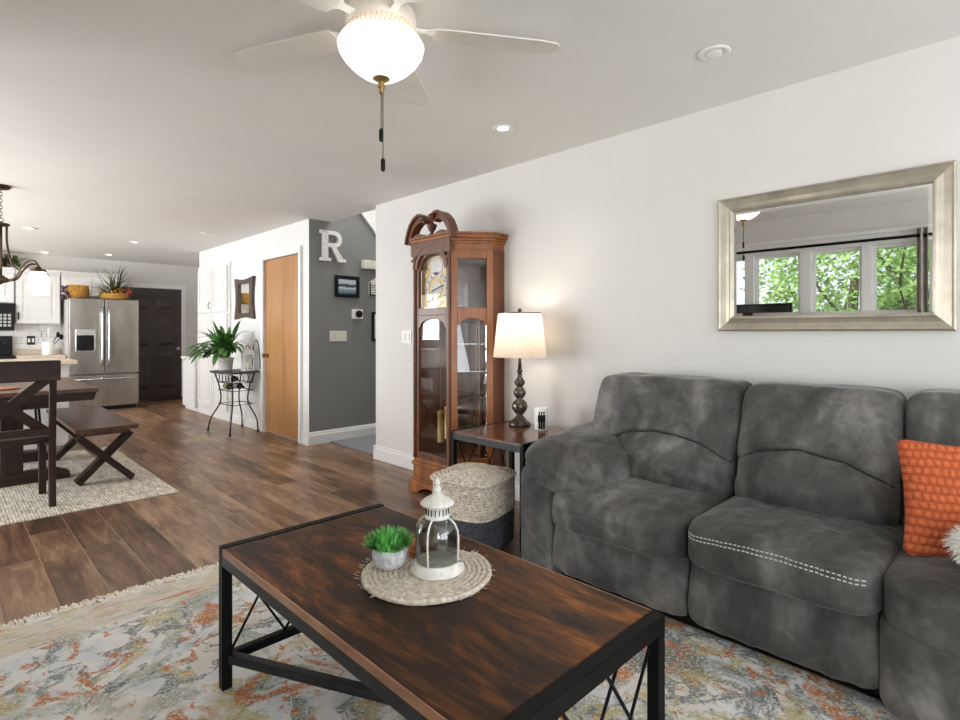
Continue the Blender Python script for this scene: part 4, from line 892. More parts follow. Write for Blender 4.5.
for k_ in range(4): m.box(3.60, 3.75-.02*(k_ % 2), 5.437, 5.44, 1.68+.028*k_, 1.688+.028*k_)
m.build('print_lines', M['iron'], sg, world=True)
B().box(3.57, 3.79, 5.43, 5.44, 1.647, 1.662).box(3.57, 3.585, 5.43, 5.44, 1.647, 1.80).build('rim', M['iron'], sg, world=True)
# ornate little mirror on white wall
om = thing('small_mirror', 'small mirror in dark flared wooden frame beside the pantry cabinet', 'mirror', (2.82, 7.15, 1.655))
yo = [6.845, 7.455]; z0, z1 = 1.385, 1.925
def flare(n=8):
    P = []
    for i in range(n): t = i/n; P.append((yo[0]+(yo[1]-yo[0])*t, z0+.025*math.sin(PI*t)))
    for i in range(n): t = i/n; P.append((yo[1]-.045*math.sin(PI*t), z0+(z1-z0)*t))
    for i in range(n): t = i/n; P.append((yo[1]-(yo[1]-yo[0])*t, z1-.03*math.sin(PI*t)))
    for i in range(n): t = i/n; P.append((yo[0]+.045*math.sin(PI*t), z1-(z1-z0)*t))
    return P
P = flare(); iy0, iy1, iz0, iz1 = 6.965, 7.335, 1.465, 1.845; Q = []
for i in range(32):
    s_, t = divmod(i, 8); t /= 8; Q.append([(iy0+(iy1-iy0)*t, iz0), (iy1, iz0+(iz1-iz0)*t), (iy1-(iy1-iy0)*t, iz1), (iy0, iz1-(iz1-iz0)*t)][s_])
m = B()
for i in range(32): j = (i+1) % 32; m.prism([P[i], P[j], Q[j], Q[i]], 'x', 2.78, 2.82)
m.build('frame', M['rustic'], om, world=True)
B().box(2.803, 2.806, iy0, iy1, iz0, iz1).build('mirror_glass', M['mirror'], om, world=True)

# pantry built into the white wall
pa = thing('pantry_cabinet', 'tall white pantry cabinet with panelled doors built into the white wall', 'cabinet', (2.82, 8.2, 0))
B().box(2.795, 2.82, 7.66, 8.93, 0, 2.19).build('face_frame', M['cab'], pa, world=True)
def panel_door(t, name, xs, ya, yb, za, zb, pull=None):
    m = B().box(xs, xs+.02, ya, yb, za, zb)
    o = m.build(name, M['cab'], t, world=True, bevel=.003)
    r = B(); fw = .075
    r.box(xs-.008, xs, ya, ya+fw, za, zb).box(xs-.008, xs, yb-fw, yb, za, zb).box(xs-.008, xs, ya+fw, yb-fw, za, za+fw).box(xs-.008, xs, ya+fw, yb-fw, zb-fw, zb).box(xs-.006, xs, ya+fw+.03, yb-fw-.03, za+fw+.03, zb-fw-.03).build('raised_panel', M['cab'], o, world=True, bevel=.004)
    if pull: B().tube([(xs-.008, pull[0], pull[1]-.045), (xs-.035, pull[0], pull[1]-.035), (xs-.035, pull[0], pull[1]+.035), (xs-.008, pull[0], pull[1]+.045)], .006, 8).build('handle', M['dkplastic'], o, world=True, smooth=True)
    return o
for za, zb, ph in ((1.50, 2.13, 1.60), (.14, 1.47, 1.30)):
    panel_door(pa, 'door', 2.775, 7.70, 8.27, za, zb, None); panel_door(pa, 'door', 2.775, 8.29, 8.86, za, zb, (8.32, ph) if za > 1 else None)
wb = thing('base_cabinet', 'low white cabinet standing past the end of the pantry wall', 'cabinet', (3.0, 9.2, 0))
B().box(2.76, 3.45, 8.97, 9.55, .06, .80).box(2.80, 3.45, 8.97, 9.55, 0, .06).build('body', M['cab'], wb, world=True)
B().box(2.735, 3.45, 8.96, 9.56, .80, .835).build('top', M['cab'], wb, world=True, bevel=.004)
B().box(2.75, 2.76, 9.0, 9.52, .1, .76).build('door', M['cab'], wb, world=True, bevel=.004)
B().box(3.28, 3.46, 10.985, 11.0, 1.53, 1.62).build('wall_panel_box', M['beige'], tag(thing('intercom_box', 'small white box high on the back wall beside the dark door', 'box', (3.37, 11, 1.57))), world=True, bevel=.003)

# ------------------------------------------------------------------ plant stand with plant, lantern, bottles
ps = thing('plant_stand', 'wrought iron wine rack side table against the white wall', 'table', (2.56, 6.9, 0))
TZ = .742; topP = [(2.80, 6.68), (2.66, 6.60), (2.43, 6.58), (2.36, 6.75), (2.36, 7.12), (2.48, 7.22), (2.80, 7.22)]
B().prism(topP, 'z', TZ-.02, TZ).build('tabletop', M['iron'], ps, world=True, bevel=.004)
for (fx, fy, tx, ty) in ((2.415, 6.605, 2.46, 6.66), (2.37, 7.20, 2.42, 7.13), (2.785, 6.70, 2.76, 6.73), (2.785, 7.2, 2.76, 7.15)):
    B().tube(bez([(tx, ty, TZ-.02), (tx+(2.58-tx)*.25, ty+(6.93-ty)*.25, .55), (tx+(2.58-tx)*.32, ty+(6.93-ty)*.32, .36), (tx*.5+fx*.5, ty*.5+fy*.5, .16), (fx, fy, .012)], 6), .009, 8).build('leg', M['iron'], ps, world=True, smooth=True)
    B().lathe([(0, 0), (.014, 0), (.016, .01), (.01, .022), (0, .024)], (fx, fy, 0), 10).build('foot', M['iron'], ps, world=True, smooth=True)
m = B()
for z in (.60, .505, .335): m.tube([(2.49, 6.71, z), (2.46, 7.1, z), (2.745, 7.1, z), (2.745, 6.76, z)], .006, 6, closed=True)
m.build('rack_ring', M['iron'], ps, world=True)
m = B()
def loops(a, b, k_):
    a, b = Vector(a), Vector(b)
    for i in range(k_):
        c_ = a+(b-a)*(i+.5)/k_; d_ = (b-a)/k_*.42; m.tube([c_+d_*math.cos(q)+Vector((0, 0, .06*math.sin(q))) for q in [2*PI*j/14 for j in range(14)]], .004, 5, closed=True)
loops((2.47, 6.69, .66), (2.44, 7.12, .66), 5); loops((2.48, 6.69, .66), (2.75, 6.74, .66), 4)
m.build('scroll_work', M['iron'], ps, world=True)
def bottle(loc, rz, label, mat2):
    t = thing('wine_bottle', label, 'bottle', loc, rz, 'wine bottles in the iron rack')
    prof = [(0, 0), (.034, 0), (.037, .005), (.037, .17), (.03, .195), (.015, .22), (.0135, .28), (.015, .282), (.015, .29), (0, .29)]
    mt = Matrix.Rotation(R(90), 4, 'Y'); B().lathe(prof, seg=20).xf(mt).build('body', M['wine'], t, smooth=True)
    B().lathe([(.0375, .05), (.0375, .13)], seg=20).xf(mt).build('paper_label', mat2, t, smooth=True)
    B().lathe([(0, .293), (.0155, .292), (.0155, .24), (.0145, .235)], seg=14).xf(mt).build('capsule', M['dkplastic'], t, smooth=True)
bottle((2.59, 7.06, .643), R(-95), 'upper dark wine bottle lying in the iron rack with pale label', M['paper'])
bottle((2.535, 7.06, .548), R(-95), 'lower front wine bottle lying in the iron rack with olive label', M['wine_g'])
bottle((2.66, 7.06, .548), R(-95), 'lower rear wine bottle lying in the iron rack against the wall', M['paper'])
pl = thing('potted_peace_lily', 'leafy green peace lily in white ribbed pot on the iron stand', 'plant', (2.53, 7.06, TZ))
B().lathe([(0, 0), (.07, 0), (.076, .01), (.09, .14), (.098, .142), (.098, .16), (.09, .16), (.088, .145), (0, .145)], seg=48, rib=.02).build('pot', M['whitemetal'], pl, smooth=True)
B().lathe([(0, .147), (.086, .145)], seg=20).build('soil', M['soil'], pl)
m = B()
for i in range(150):
    a = random.uniform(0, 2*PI); t = random.uniform(.2, 1.15); d_ = Vector((math.cos(a)*t-.15*t, math.sin(a)*t*1.1, 1.15-t*.5)); b_ = Vector((math.cos(a)*.04, math.sin(a)*.04, .15))
    if d_.x > .22: continue
    L_ = random.uniform(.22, .44); tip = b_+d_.normalized()*L_*.5; m.tube([b_, (b_+tip)/2+Vector((0, 0, .01)), tip], .003, 4)
    m.blade(tip, d_, (0, 0, 1), L_*.75, random.uniform(.045, .075), random.uniform(.7, 2.4), 6)
m.build('foliage', M['leaf'], pl)
ln = thing('decorative_lantern', 'white wooden lantern with crossed bars beside the peace lily', 'lantern', (2.70, 6.80, TZ))
m = B().box(-.06, .06, -.06, .06, 0, .018).box(-.06, .06, -.06, .06, .2, .218)
for sx in (-1, 1):
    for sy in (-1, 1): m.box(sx*.058, sx*.046, sy*.058, sy*.046, .018, .2)
m.prism([(-.065, .218), (.065, .218), (.03, .262), (-.03, .262)], 'y', -.06, .06).build('frame', M['trim'], ln)
for rot in (0, 90):
    m = B()
    for s_ in (-1, 1): m.beam((s_*.046, -.052, .02), (-s_*.046, -.052, .198), .008, .01, (0, 1, 0))
    m.xf(Matrix.Rotation(R(-rot), 4, 'Z')); m.build('cross_bar', M['trim'], ln)
B().tube([(.03*math.cos(q), 0, .262+.05*math.sin(q)) for q in [PI*i/12 for i in range(13)]], .004, 6).build('handle', M['iron'], ln)
B().lathe([(0, .018), (.025, .018), (.025, .1), (0, .1)], seg=16).build('candle', M['wax'], ln, smooth=True)
hb = B(); hb.tube([(2.79, 6.77+.12*math.cos(q)*1.0, TZ+.02+.36*math.sin(q)) for q in [PI*i/16 for i in range(17)]], .006, 6)
tag(hb.build('metal_arch_stand', M['iron'], loc=(2.79, 6.77, TZ)), 'thin grey metal arch hoop behind the white lantern', 'stand')

# ------------------------------------------------------------------ kitchen
fg = thing('refrigerator', 'stainless steel french door refrigerator next to the dark door', 'refrigerator', (1.83, 10.5, 0))
FX0, FX1, FM = 1.375, 2.288, 1.827
B().box(FX0+.01, FX1-.01, 10.22, 10.97, .03, 1.72).build('body', plain('light_grey_fridge_side', (176, 174, 170), .4), fg, world=True)
dL = B().box(FX0, FM-.003, 10.15, 10.215, .565, 1.735).build('left_door', M['steel'], fg, world=True, bevel=.012)
dR = B().box(FM+.003, FX1, 10.15, 10.215, .565, 1.735).build('right_door', M['steel'], fg, world=True, bevel=.012)
dF = B().box(FX0, FX1, 10.15, 10.215, .06, .553).build('freezer_drawer', M['steel'], fg, world=True, bevel=.012)
for xx, dd in ((FM-.045, dL), (FM+.045, dR)):
    B().tube([(xx, 10.15, .70), (xx, 10.10, .72), (xx, 10.095, .8), (xx, 10.095, 1.5), (xx, 10.10, 1.58), (xx, 10.15, 1.6)], .014, 10).build('handle', M['chrome'], dd, world=True, smooth=True)
B().tube([(FX0+.05, 10.15, .495), (FX0+.07, 10.1, .495), (FX1-.07, 10.1, .495), (FX1-.05, 10.15, .495)], .014, 10).build('handle', M['chrome'], dF, world=True, smooth=True)
ds = B().box(1.45, 1.70, 10.143, 10.15, .925, 1.26).build('dispenser', M['chrome'], dL, world=True, bevel=.003)
B().box(1.468, 1.682, 10.138, 10.143, .935, 1.17).build('dispenser_recess', M['screen'], dL, world=True)
B().box(1.468, 1.682, 10.136, 10.143, 1.18, 1.25).build('control_panel', M['silver'], dL, world=True)
B().box(1.55, 1.60, 10.12, 10.138, 1.02, 1.14).build('paddle', M['dkplastic'], dL, world=True)
B().box(FX0+.03, FX1-.03, 10.2, 10.25, .0, .06).build('kick_grille', M['dkplastic'], fg, world=True)
# basket and plants on fridge
wb = thing('wicker_basket', 'golden wicker basket with fruit on top of the refrigerator', 'basket', (1.52, 10.42, 1.735))
m = B()
for i in range(11): z = .01+.019*i; m.tube([((.125+.02*math.sin(PI*i/10))*math.cos(q), (.1+.015*math.sin(PI*i/10))*math.sin(q), z) for q in [2*PI*j/24 for j in range(24)]], .0105, 6, closed=True)
for j in range(24): q = 2*PI*j/24; m.tube([(.135*math.cos(q), .108*math.sin(q), 0), (.148*math.cos(q), .12*math.sin(q), .1), (.135*math.cos(q), .108*math.sin(q), .21)], .006, 5)
m.lathe([(0, .0), (.12, 0)], seg=20); m.build('basket_weave', M['wicker'], wb, smooth=True)
m = B()
for i in range(14): m.puff((random.uniform(-.2, -.12), random.uniform(-.1, .05), random.uniform(.02, .2)), (.025, .025, .025), 2, 6)
m.build('fruit_decoration', M['berry'], wb, smooth=True)
fp_ = thing('spiky_plant', 'dark spiky trailing plant in golden basket on top of the refrigerator', 'plant', (1.98, 10.33, 1.735))
B().lathe([(0, 0), (.15, 0), (.19, .03), (.2, .09), (.19, .1), (0, .09)], seg=28).build('planter', M['wicker'], fp_, smooth=True)
B().lathe([(0, .09), (.04, .09), (.05, .12), (.04, .16), (0, .16)], (.19, -.05, 0), 14).build('red_ornament', plain('red_glaze', (170, 50, 40), .4), fp_, smooth=True)
m = B()
for i in range(150):
    a = random.uniform(0, 2*PI); t = random.uniform(.1, 1.2); d_ = Vector((math.cos(a)*t, -abs(math.sin(a))*t*.45, 1.1-t*.5)); m.blade((random.uniform(-.1, .1), random.uniform(-.06, .06), .09), d_, (0, 0, 1), random.uniform(.2, .46)*(1.35 if t < .35 else 1), .016, random.uniform(.5, 1.8), 6)
m.build('foliage', M['leaf_dark'], fp_)
m = B()
for i in range(40):
    a = random.uniform(0, 2*PI); r_ = random.uniform(.03, .17); m.puff((r_*math.cos(a)*1.2, r_*math.sin(a)*.7, random.uniform(.09, .19)), (.016, .016, .016), 2, 4)
tag(m.build('dried_flowers', M['terracotta'], fp_, smooth=True), kind='stuff')
# upper cabinets
def kcab(label, X0, X1, Z0, Z1, Yf, doors, knob=None):
    t = thing('wall_cabinet', label, 'cabinet', ((X0+X1)/2, 11, Z0))
    B().box(X0, X1, Yf+.02, 10.99, Z0, Z1).build('body', M['cab'], t, world=True)
    B().prism([(Yf+.02, Z1), (Yf-.03, Z1+.06), (Yf-.03, Z1+.075), (10.99, Z1+.075), (10.99, Z1)], 'x', X0, X1).build('crown', M['cab'], t, world=True)
    for a, b in doors:
        o = B().box(a, b, Yf, Yf+.02, Z0+.01, Z1-.02).build('door', M['cab'], t, world=True, bevel=.003); fw = .07
        B().box(a, a+fw, Yf-.008, Yf, Z0+.01, Z1-.02).box(b-fw, b, Yf-.008, Yf, Z0+.01, Z1-.02).box(a+fw, b-fw, Yf-.008, Yf, Z0+.01, Z0+.01+fw).box(a+fw, b-fw, Yf-.008, Yf, Z1-.02-fw, Z1-.02).box(a+fw+.03, b-fw-.03, Yf-.006, Yf, Z0+.01+fw+.03, Z1-.02-fw-.03).build('raised_panel', M['cab'], o, world=True, bevel=.004)
        if knob: B().box(a+.012, a+.03, Yf-.03, Yf-.008, Z0+.06, Z0+.17).build('handle', M['dkplastic'], o, world=True, bevel=.003)
    return t
kcab('white upper kitchen cabinet between microwave and fridge', .80, 1.335, 1.345, 2.1, 10.65, ((.81, 1.325),), True)
kcab('short white cabinet above the microwave', -.02, .79, 1.65, 2.1, 10.65, ((-.01, .38), (.39, .78)), True)
kcab('short white cabinet above the refrigerator', 1.345, 2.13, 1.80, 2.1, 10.65, ((1.355, 1.735), (1.745, 2.12)))
mw = thing('microwave', 'black and steel over range microwave below the short cabinet', 'microwave', (.4, 10.8, 1.24))
B().box(.02, .785, 10.6, 10.99, 1.24, 1.645).build('body', M['steel_dark'], mw, world=True, bevel=.004)
B().box(.04, .56, 10.59, 10.6, 1.26, 1.63).build('door', M['screen'], mw, world=True)
m = B().box(.58, .775, 10.592, 10.6, 1.26, 1.63).build('control_panel', M['dkplastic'], mw, world=True)
for i in range(4):
    for j in range(3): B().box(.61+.05*j, .645+.05*j, 10.588, 10.592, 1.30+.05*i, 1.335+.05*i).build('button', M['silver'], m, world=True)
B().tube([(.555, 10.59, 1.3), (.555, 10.56, 1.32), (.555, 10.56, 1.57), (.555, 10.59, 1.59)], .01, 8).build('handle', M['chrome'], mw, world=True)
sv = thing('stove', 'black kitchen range with raised back panel under the microwave', 'stove', (.4, 10.65, 0))
B().box(.02, .78, 10.34, 10.9, 0, .87).build('body', M['dkplastic'], sv, world=True, bevel=.004)
B().box(.02, .785, 10.9, 10.985, .87, 1.16).build('back_panel', M['dkplastic'], sv, world=True, bevel=.01)
for x in (.1, .2, .6, .7): B().lathe([(0, .02), (.02, .018), (.024, 0)], seg=14).xf(Matrix.Translation((x, 10.9, 1.06)) @ Matrix.Rotation(R(90), 4, 'X')).build('knob', M['steel_dark'], sv, world=True, smooth=True)
bc = thing('counter_cabinet', 'white base cabinet between the stove and the refrigerator', 'cabinet', (1.07, 10.7, 0))
B().box(.80, 1.355, 10.38, 10.985, .0, .835).build('body', M['cab'], bc, world=True)
B().box(.82, 1.34, 10.36, 10.38, .1, .8).build('door', M['cab'], bc, world=True, bevel=.004)
tag(B().box(.79, 1.365, 10.34, 10.985, .836, .87).build('countertop', M['laminate'], loc=(1.07, 10.6, .85), bevel=.005), 'beige speckled countertop between stove and refrigerator', 'countertop')
tag(B().box(.79, 1.365, 10.965, 10.985, .872, .95).build('counter_upstand', M['laminate'], loc=(1.07, 10.97, .9)), 'low beige upstand along the back of the kitchen counter', 'backsplash')
struct('trim_6', B().box(-.2, 2.1, 10.988, 11.0, .955, 1.75), M['tile'])
ut = thing('utensil_crock', 'white crock holding cooking utensils on the kitchen counter', 'crock', (1.19, 10.7, .87))
B().lathe([(0, 0), (.075, 0), (.078, .005), (.078, .2), (.074, .2), (.072, .02), (0, .02)], seg=28).build('crock', M['plastic'], ut, smooth=True)
for k_, (lab, tip, mat_) in enumerate((('wooden spoon with pale handle standing in the crock', (.01, 0, .37), M['paper']), ('black spatula leaning right in the crock', (.13, -.02, .31), M['dkplastic']), ('grey ladle leaning left in the crock', (-.1, 0, .32), M['silver']), ('black slotted spoon leaning far right in the crock', (.18, .02, .27), M['dkplastic']))):
    t = thing('utensil', lab, 'utensil', (1.19, 10.7, .895))
    tip = Vector(tip); b_ = Vector((-tip.x*.25, 0, 0)); B().tube([b_, tip*.85], .007, 6).build('shaft', mat_, t)
    B().puff(tip*.92, (.025, .012, .045), 2, 6).build('head', mat_, t, smooth=True)
ot = thing('wall_outlet', 'grey double outlet on the tile behind the utensil crock', 'outlet', (1.0, 10.985, 1.1))
B().box(.96, 1.06, 10.978, 10.988, 1.02, 1.16).build('plate', M['iron'], ot, world=True); 
for x in (.985, 1.035): B().box(x-.014, x+.014, 10.973, 10.979, 1.06, 1.12).build('socket', M['plastic'], ot, world=True)
# plants on the cabinets
cp = thing('cabinet_top_plant', 'green trailing plant on top of the cabinets behind the chandelier', 'plant', (.62, 10.8, 2.176))
B().lathe([(0, 0), (.08, 0), (.1, .08), (0, .08)], seg=18).build('pot', M['soil'], cp)
m = B()
for i in range(170):
    a = random.uniform(0, 2*PI); t = random.uniform(.3, 1.2); m.blade((random.uniform(-.25, .2), random.uniform(-.05, .05), .08), (math.cos(a)*t, math.sin(a)*t*.5, 1-t*.6), (0, 0, 1), random.uniform(.1, .22), .045, random.uniform(.5, 1.6), 4)
m.build('foliage', M['leaf_dark'], cp)
# island
isl = thing('kitchen_island', 'white kitchen island with pale counter behind the dining table', 'island', (.2, 7.6, 0))
B().box(-1.4, .985, 7.32, 7.95, 0, .875).build('body', M['cab'], isl, world=True)
B().box(-1.5, 1.05, 7.19, 8.05, .875, .918).build('countertop', M['laminate'], isl, world=True, bevel=.006)
B().box(.985, .997, 7.36, 7.91, .1, .84).build('end_panel', M['cab'], isl, world=True, bevel=.004)
ip = thing('island_plant', 'small pale green leafy plant on the island counter', 'plant', (.27, 7.55, .918))
B().lathe([(0, 0), (.06, 0), (.07, .05), (0, .05)], seg=18).build('pot', M['whitemetal'], ip)
m = B()
for i in range(90):
    a = random.uniform(0, 2*PI); t = random.uniform(.5, 1.3); m.blade((0, 0, .05), (math.cos(a)*t, math.sin(a)*t, 1-t*.6), (0, 0, 1), random.uniform(.08, .18), .05, random.uniform(.5, 1.1), 4)
m.build('foliage', plain('pale_green_leaf', (148, 168, 110), .5, 0, .3), ip)
st_ = thing('bar_stool', 'black metal bar stool tucked against the white island', 'stool', (.56, 7.1, 0))
for (a, b) in ((-.17, -.17), (.17, -.17), (-.17, .17), (.17, .17)): B().tube([(a, b, .0), (a*.75, b*.75, .64)], .011, 8).build('leg', M['black'], st_, smooth=True)
B().tube([(.15, .15, .22), (-.15, .15, .22), (-.15, -.15, .22), (.15, -.15, .22)], .008, 6, closed=True).build('foot_ring', M['black'], st_)
B().puff((0, 0, .66), (.17, .17, .025), 6, 8).build('seat', M['black'], st_, smooth=True)

# ------------------------------------------------------------------ dining set
dt = thing('dining_table', 'dark brown rectangular trestle dining table on the jute rug', 'table', (.4, 6.1, 0))
TX0, TX1, TY0, TY1 = -.12, .925, 5.38, 6.9
B().box(TX0, TX1, TY0, TY1, .73, .762).build('tabletop', M['espresso_y'], dt, world=True, bevel=.004)
B().prism([(TX0+.01, .73), (TX0+.03, .665), (TX1-.03, .665), (TX1-.01, .73)], 'y', TY0+.02, TY1-.02).build('apron', M['espresso'], dt, world=True)
for y in (5.68, 6.6):
    B().box(.33, .47, y-.07, y+.07, .1, .67).build('trestle_post', M['espresso_z'], dt, world=True, bevel=.005)
    B().prism([(.03, .01), (.03, .06), (.12, .1), (.68, .1), (.77, .06), (.77, .01)], 'y', y-.06, y+.06).build('trestle_foot', M['espresso'], dt, world=True, bevel=.004)
    B().prism([(.1, .665), (.14, .6), (.66, .6), (.7, .665)], 'y', y-.05, y+.05).build('trestle_head', M['espresso'], dt, world=True)
B().box(.36, .44, 5.75, 6.53, .28, .36).build('stretcher', M['espresso_y'], dt, world=True)
tag(B().lathe([(0, 0), (.1, 0), (.105, .006), (.1, .014), (0, .014)], seg=32).build('round_board', M['coaster'], loc=(0, 0, 0)), 'round wooden board lying on the dining table', 'board')
bpy.data.objects['round_board'].location = (.36, 5.75, .762)
bn = thing('dining_bench', 'dark wood dining bench with crossed legs on the right of the table', 'bench', (.95, 5.95, 0))
BX0, BX1, BY0, BY1 = .735, 1.155, 5.13, 6.75
B().box(BX0, BX1, BY0, BY1, .435, .468).build('seat', M['espresso_y'], bn, world=True, bevel=.004)
B().box(BX0+.06, BX1-.06, BY0+.07, BY1-.07, .40, .435).build('apron', M['espresso_y'], bn, world=True)
for y in (5.25, 6.42):
    B().beam((BX0+.03, y-.026, .40), (BX1-.03, y-.026, .028), .05, .095, (0, 1, 0)).build('cross_leg', M['espresso'], bn, world=True, bevel=.003)
    B().beam((BX1-.03, y+.026, .40), (BX0+.03, y+.026, .028), .05, .095, (0, 1, 0)).build('cross_leg', M['espresso'], bn, world=True, bevel=.003)
B().beam((.945, 5.28, .2), (.945, 6.40, .2), .05, .06).build('stretcher', M['espresso_y'], bn, world=True, bevel=.003)
def chair_(label, loc, rz):
    t = thing('dining_chair', label, 'chair', loc, rz, 'dark X back dining chairs')
    # local: faces +y; rear posts at y=0
    for sx in (-1, 1):
        B().prism([(-.03, 0), (.015, 0), (.03, .22), (.025, .46), (.0, .75), (-.02, .9), (-.06, .9), (-.045, .75), (-.018, .46), (-.012, .22)], 'x', sx*.235-.02, sx*.235+.02).build('rear_leg', M['espresso_z'], t, bevel=.003)
        B().box(sx*.225-.022, sx*.225+.022, .40, .444, 0, .45).build('front_leg', M['espresso_z'], t, bevel=.003)
        B().beam((sx*.2, -.028, .885), (-sx*.2, .015, .52), .062, .024, (0, 1, 0)).build('cross_slat', M['espresso'], t, bevel=.002)
        B().box(sx*.235-.012, sx*.235+.012, .03, .41, .39, .44).build('side_rail', M['espresso_y'], t)
    B().box(-.275, .275, -.066, -.034, .875, 1.015).build('top_rail', M['espresso'], t, bevel=.006)
    B().box(-.22, .22, -.02, .015, .5, .55).build('lower_rail', M['espresso'], t, bevel=.003)
    B().puff((0, .22, .465), (.255, .245, .024), 8, 10).build('seat', M['espresso'], t, smooth=True)
    B().box(-.22, .22, .405, .43, .38, .44).build('front_rail', M['espresso'], t)
    return t
c1 = chair_('dark X back dining chair with its back turned to the camera', (.32, 4.79, .01), 0)

# ------------------------------------------------------------------ chandelier
cl = thing('chandelier', 'bronze chandelier with lit glass jar shades over the dining table', 'chandelier', (.36, 6.03, 0))
B().lathe([(0, CZ), (.065, CZ), (.068, CZ-.012), (.05, CZ-.03), (.01, CZ-.036), (0, CZ-.036)], seg=30).build('canopy', M['bronze'], cl, smooth=True)
m = B()
for i in range(9):
    z = CZ-.045-i*.027; q_ = [2*PI*j/12 for j in range(12)]
    m.tube([(0.009*math.cos(q) if i % 2 else 0, 0 if i % 2 else .009*math.cos(q), z+.017*math.sin(q)) for q in q_], .0028, 5, closed=True)
m.tube([(.017*math.cos(q), 0, 2.155+.017*math.sin(q)) for q in [2*PI*j/14 for j in range(14)]], .003, 6, closed=True)
m.build('chain', M['bronze'], cl)
B().lathe([(0, 2.14), (.012, 2.14), (.014, 2.13), (.055, 2.125), (.06, 2.118), (.055, 2.105), (.015, 2.1), (0, 2.1)], seg=26).build('top_disc', M['bronze'], cl, smooth=True)
B().tube([(0, 0, 2.11), (0, 0, 1.66)], .009, 10).build('center_rod', M['bronze'], cl, smooth=True)
B().lathe([(0, 1.692), (.02, 1.692), (.03, 1.677), (.062, 1.662), (.066, 1.647), (.04, 1.634), (.015, 1.627), (0, 1.612)], seg=24).build('hub', M['bronze'], cl, smooth=True)
for k_ in range(5):
    a = R(-44.7+72*k_); ca, sa = math.cos(a), math.sin(a)
    def rp(r, z): return (r*ca, r*sa, z)
    arm_ = B().tube(bez([rp(.06, 1.654), rp(.12, 1.672), rp(.17, 1.752), rp(.22, 1.807), rp(.275, 1.812), rp(.305, 1.782), rp(.31, 1.757)], 6), .008, 8).build('arm', M['bronze'], cl, smooth=True)
    B().tube(bez([rp(.045, 2.108), rp(.05, 1.95), rp(.09, 1.792), rp(.16, 1.732)], 6), .006, 8).build('brace', M['bronze'], arm_, smooth=True)
    c_ = (.31*ca, .31*sa, 0)
    B().lathe([(0, 1.760), (.02, 1.760), (.022, 1.747), (.05, 1.742), (.055, 1.732), (.055, 1.720), (.0, 1.720)], c_, 22).build('shade_holder', M['bronze'], arm_, smooth=True)
    B().lathe([(.046, 1.720), (.048, 1.714), (.06, 1.697), (.06, 1.557), (.056, 1.552)], c_, 26).build('jar_shade', M['jarlight'], arm_, smooth=True)

# ------------------------------------------------------------------ seen in the mirror: rod, curtain, television, trees
rod = thing('curtain_rod', 'black curtain rod above the windows seen in the mirror', 'curtain rod', (WX+.09, 1.3, 2.135))
B().tube([(WX+.09, -.1, 2.10), (WX+.09, 2.75, 2.10)], .014, 10).build('pole', M['black'], rod, world=True, smooth=True)
for y in (-.02, 2.7): B().box(WX+.02, WX+.1, y-.01, y+.01, 2.075, 2.105).build('bracket', M['black'], rod, world=True)
m = B(); N = 30; A = []; ya, yb = .575, .73
for i in range(N+1):
    t = i/N; A.append((WX+.09+.028*math.sin(t*PI*6), ya+(yb-ya)*t))
for i in range(N):
    p, q = A[i], A[i+1]; st = len(m.bm.verts)
    v = [m.bm.verts.new((p[0], p[1], .05)), m.bm.verts.new((q[0], q[1], .05)), m.bm.verts.new((q[0], q[1], 2.17)), m.bm.verts.new((p[0], p[1], 2.17))]; m.face(v)
o = m.build('curtain', M['curtain'], loc=(WX+.09, .65, 1.1)); sm = o.modifiers.new('thick', 'SOLIDIFY'); sm.thickness = .004
tag(o, 'gathered grey curtain panel hanging at the window in the mirror', 'curtain')
tv = thing('television', 'flat black television in front of the windows seen in the mirror', 'television', (-.28, 2.1, 0))
B().box(-.30, -.27, 1.72, 2.62, .95, 1.52).build('screen_body', M['dkplastic'], tv, world=True, bevel=.004)
B().box(-.272, -.268, 1.735, 2.605, .965, 1.505).build('screen', M['screen'], tv, world=True)
B().box(-.31, -.29, 2.12, 2.22, .04, 1.1).build('stand_post', M['dkplastic'], tv, world=True)
B().box(-.44, -.14, 1.95, 2.4, .0, .04).build('stand_base', M['dkplastic'], tv, world=True, bevel=.004)
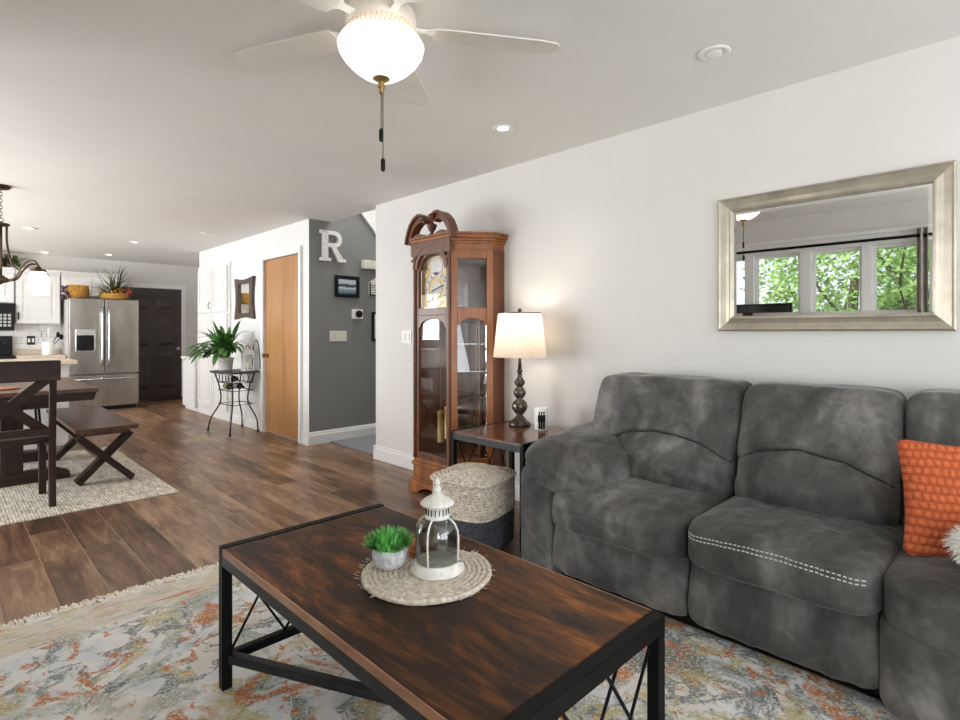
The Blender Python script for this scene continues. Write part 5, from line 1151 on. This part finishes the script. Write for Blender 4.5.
struct('ground_outside', B().box(-30, -2.85, -14, 3.2, -.6, -.5).box(-2.85, -.7, -14, 3.2, -.6, -.5), M['lawn'])
trees = [(-5.2, -.3, 2.0, 1.9), (-5.6, 2.2, 2.2, 2.1), (-7.5, 1.0, 3.4, 2.4), (-6.4, -2.6, 2.6, 2.2), (-8.2, -1.2, 4.0, 2.4), (-3.9, 1.0, 1.2, 1.0)]
TL = ['green leafy tree in the middle pane reflected in the mirror', 'green tree reflected at the left window pane of the mirror', 'tall green tree further back behind the window panes', 'green tree reflected at the right edge of the mirror', 'tall distant green tree at the back right of the window view', 'low green bush close outside the window']
for i, (x, y, z, r) in enumerate(trees):
    t = thing('garden_tree', TL[i], 'tree', (x, y, -.5), 0, 'trees outside the windows')
    B().tube(bez([(0, 0, 0), (.05, .05, z*.5), (-.05, 0, z+.5)], 5), [.16*(1-.6*k_/10) for k_ in range(11)], 10).build('trunk', M['bark'], t, smooth=True)
    m = B()
    for k_ in range(7):
        a = 2*PI*k_/7; m.tube([(0, 0, z*.55), (math.cos(a)*r*.4, math.sin(a)*r*.4, z*.7+.4), (math.cos(a+.3)*r*.75, math.sin(a+.3)*r*.75, z+.5+random.uniform(-.6, .6))], [.05, .035, .012], 6)
    m.build('branches', M['bark'], t)
    m = B()
    for k_ in range(6500):
        d_ = Vector((random.gauss(0, 1), random.gauss(0, 1), random.gauss(0, 1))).normalized(); rr = r*(random.uniform(.25, 1)**.5)*(.8+.35*noise.noise(d_*2+Vector((i, 0, 0)))); p = Vector((d_.x*rr, d_.y*rr, z+.5+d_.z*rr*.85))
        u = Vector((random.gauss(0, 1), random.gauss(0, 1), random.gauss(0, .6))).normalized(); v_ = u.cross(Vector((random.gauss(0, 1), random.gauss(0, 1), random.gauss(0, 1)))).normalized(); L_ = random.uniform(.04, .075)
        m.face([m.bm.verts.new(p-u*L_), m.bm.verts.new(p+v_*L_*.45), m.bm.verts.new(p+u*L_), m.bm.verts.new(p-v_*L_*.45)])
    m.build('foliage', M['tree'], t)
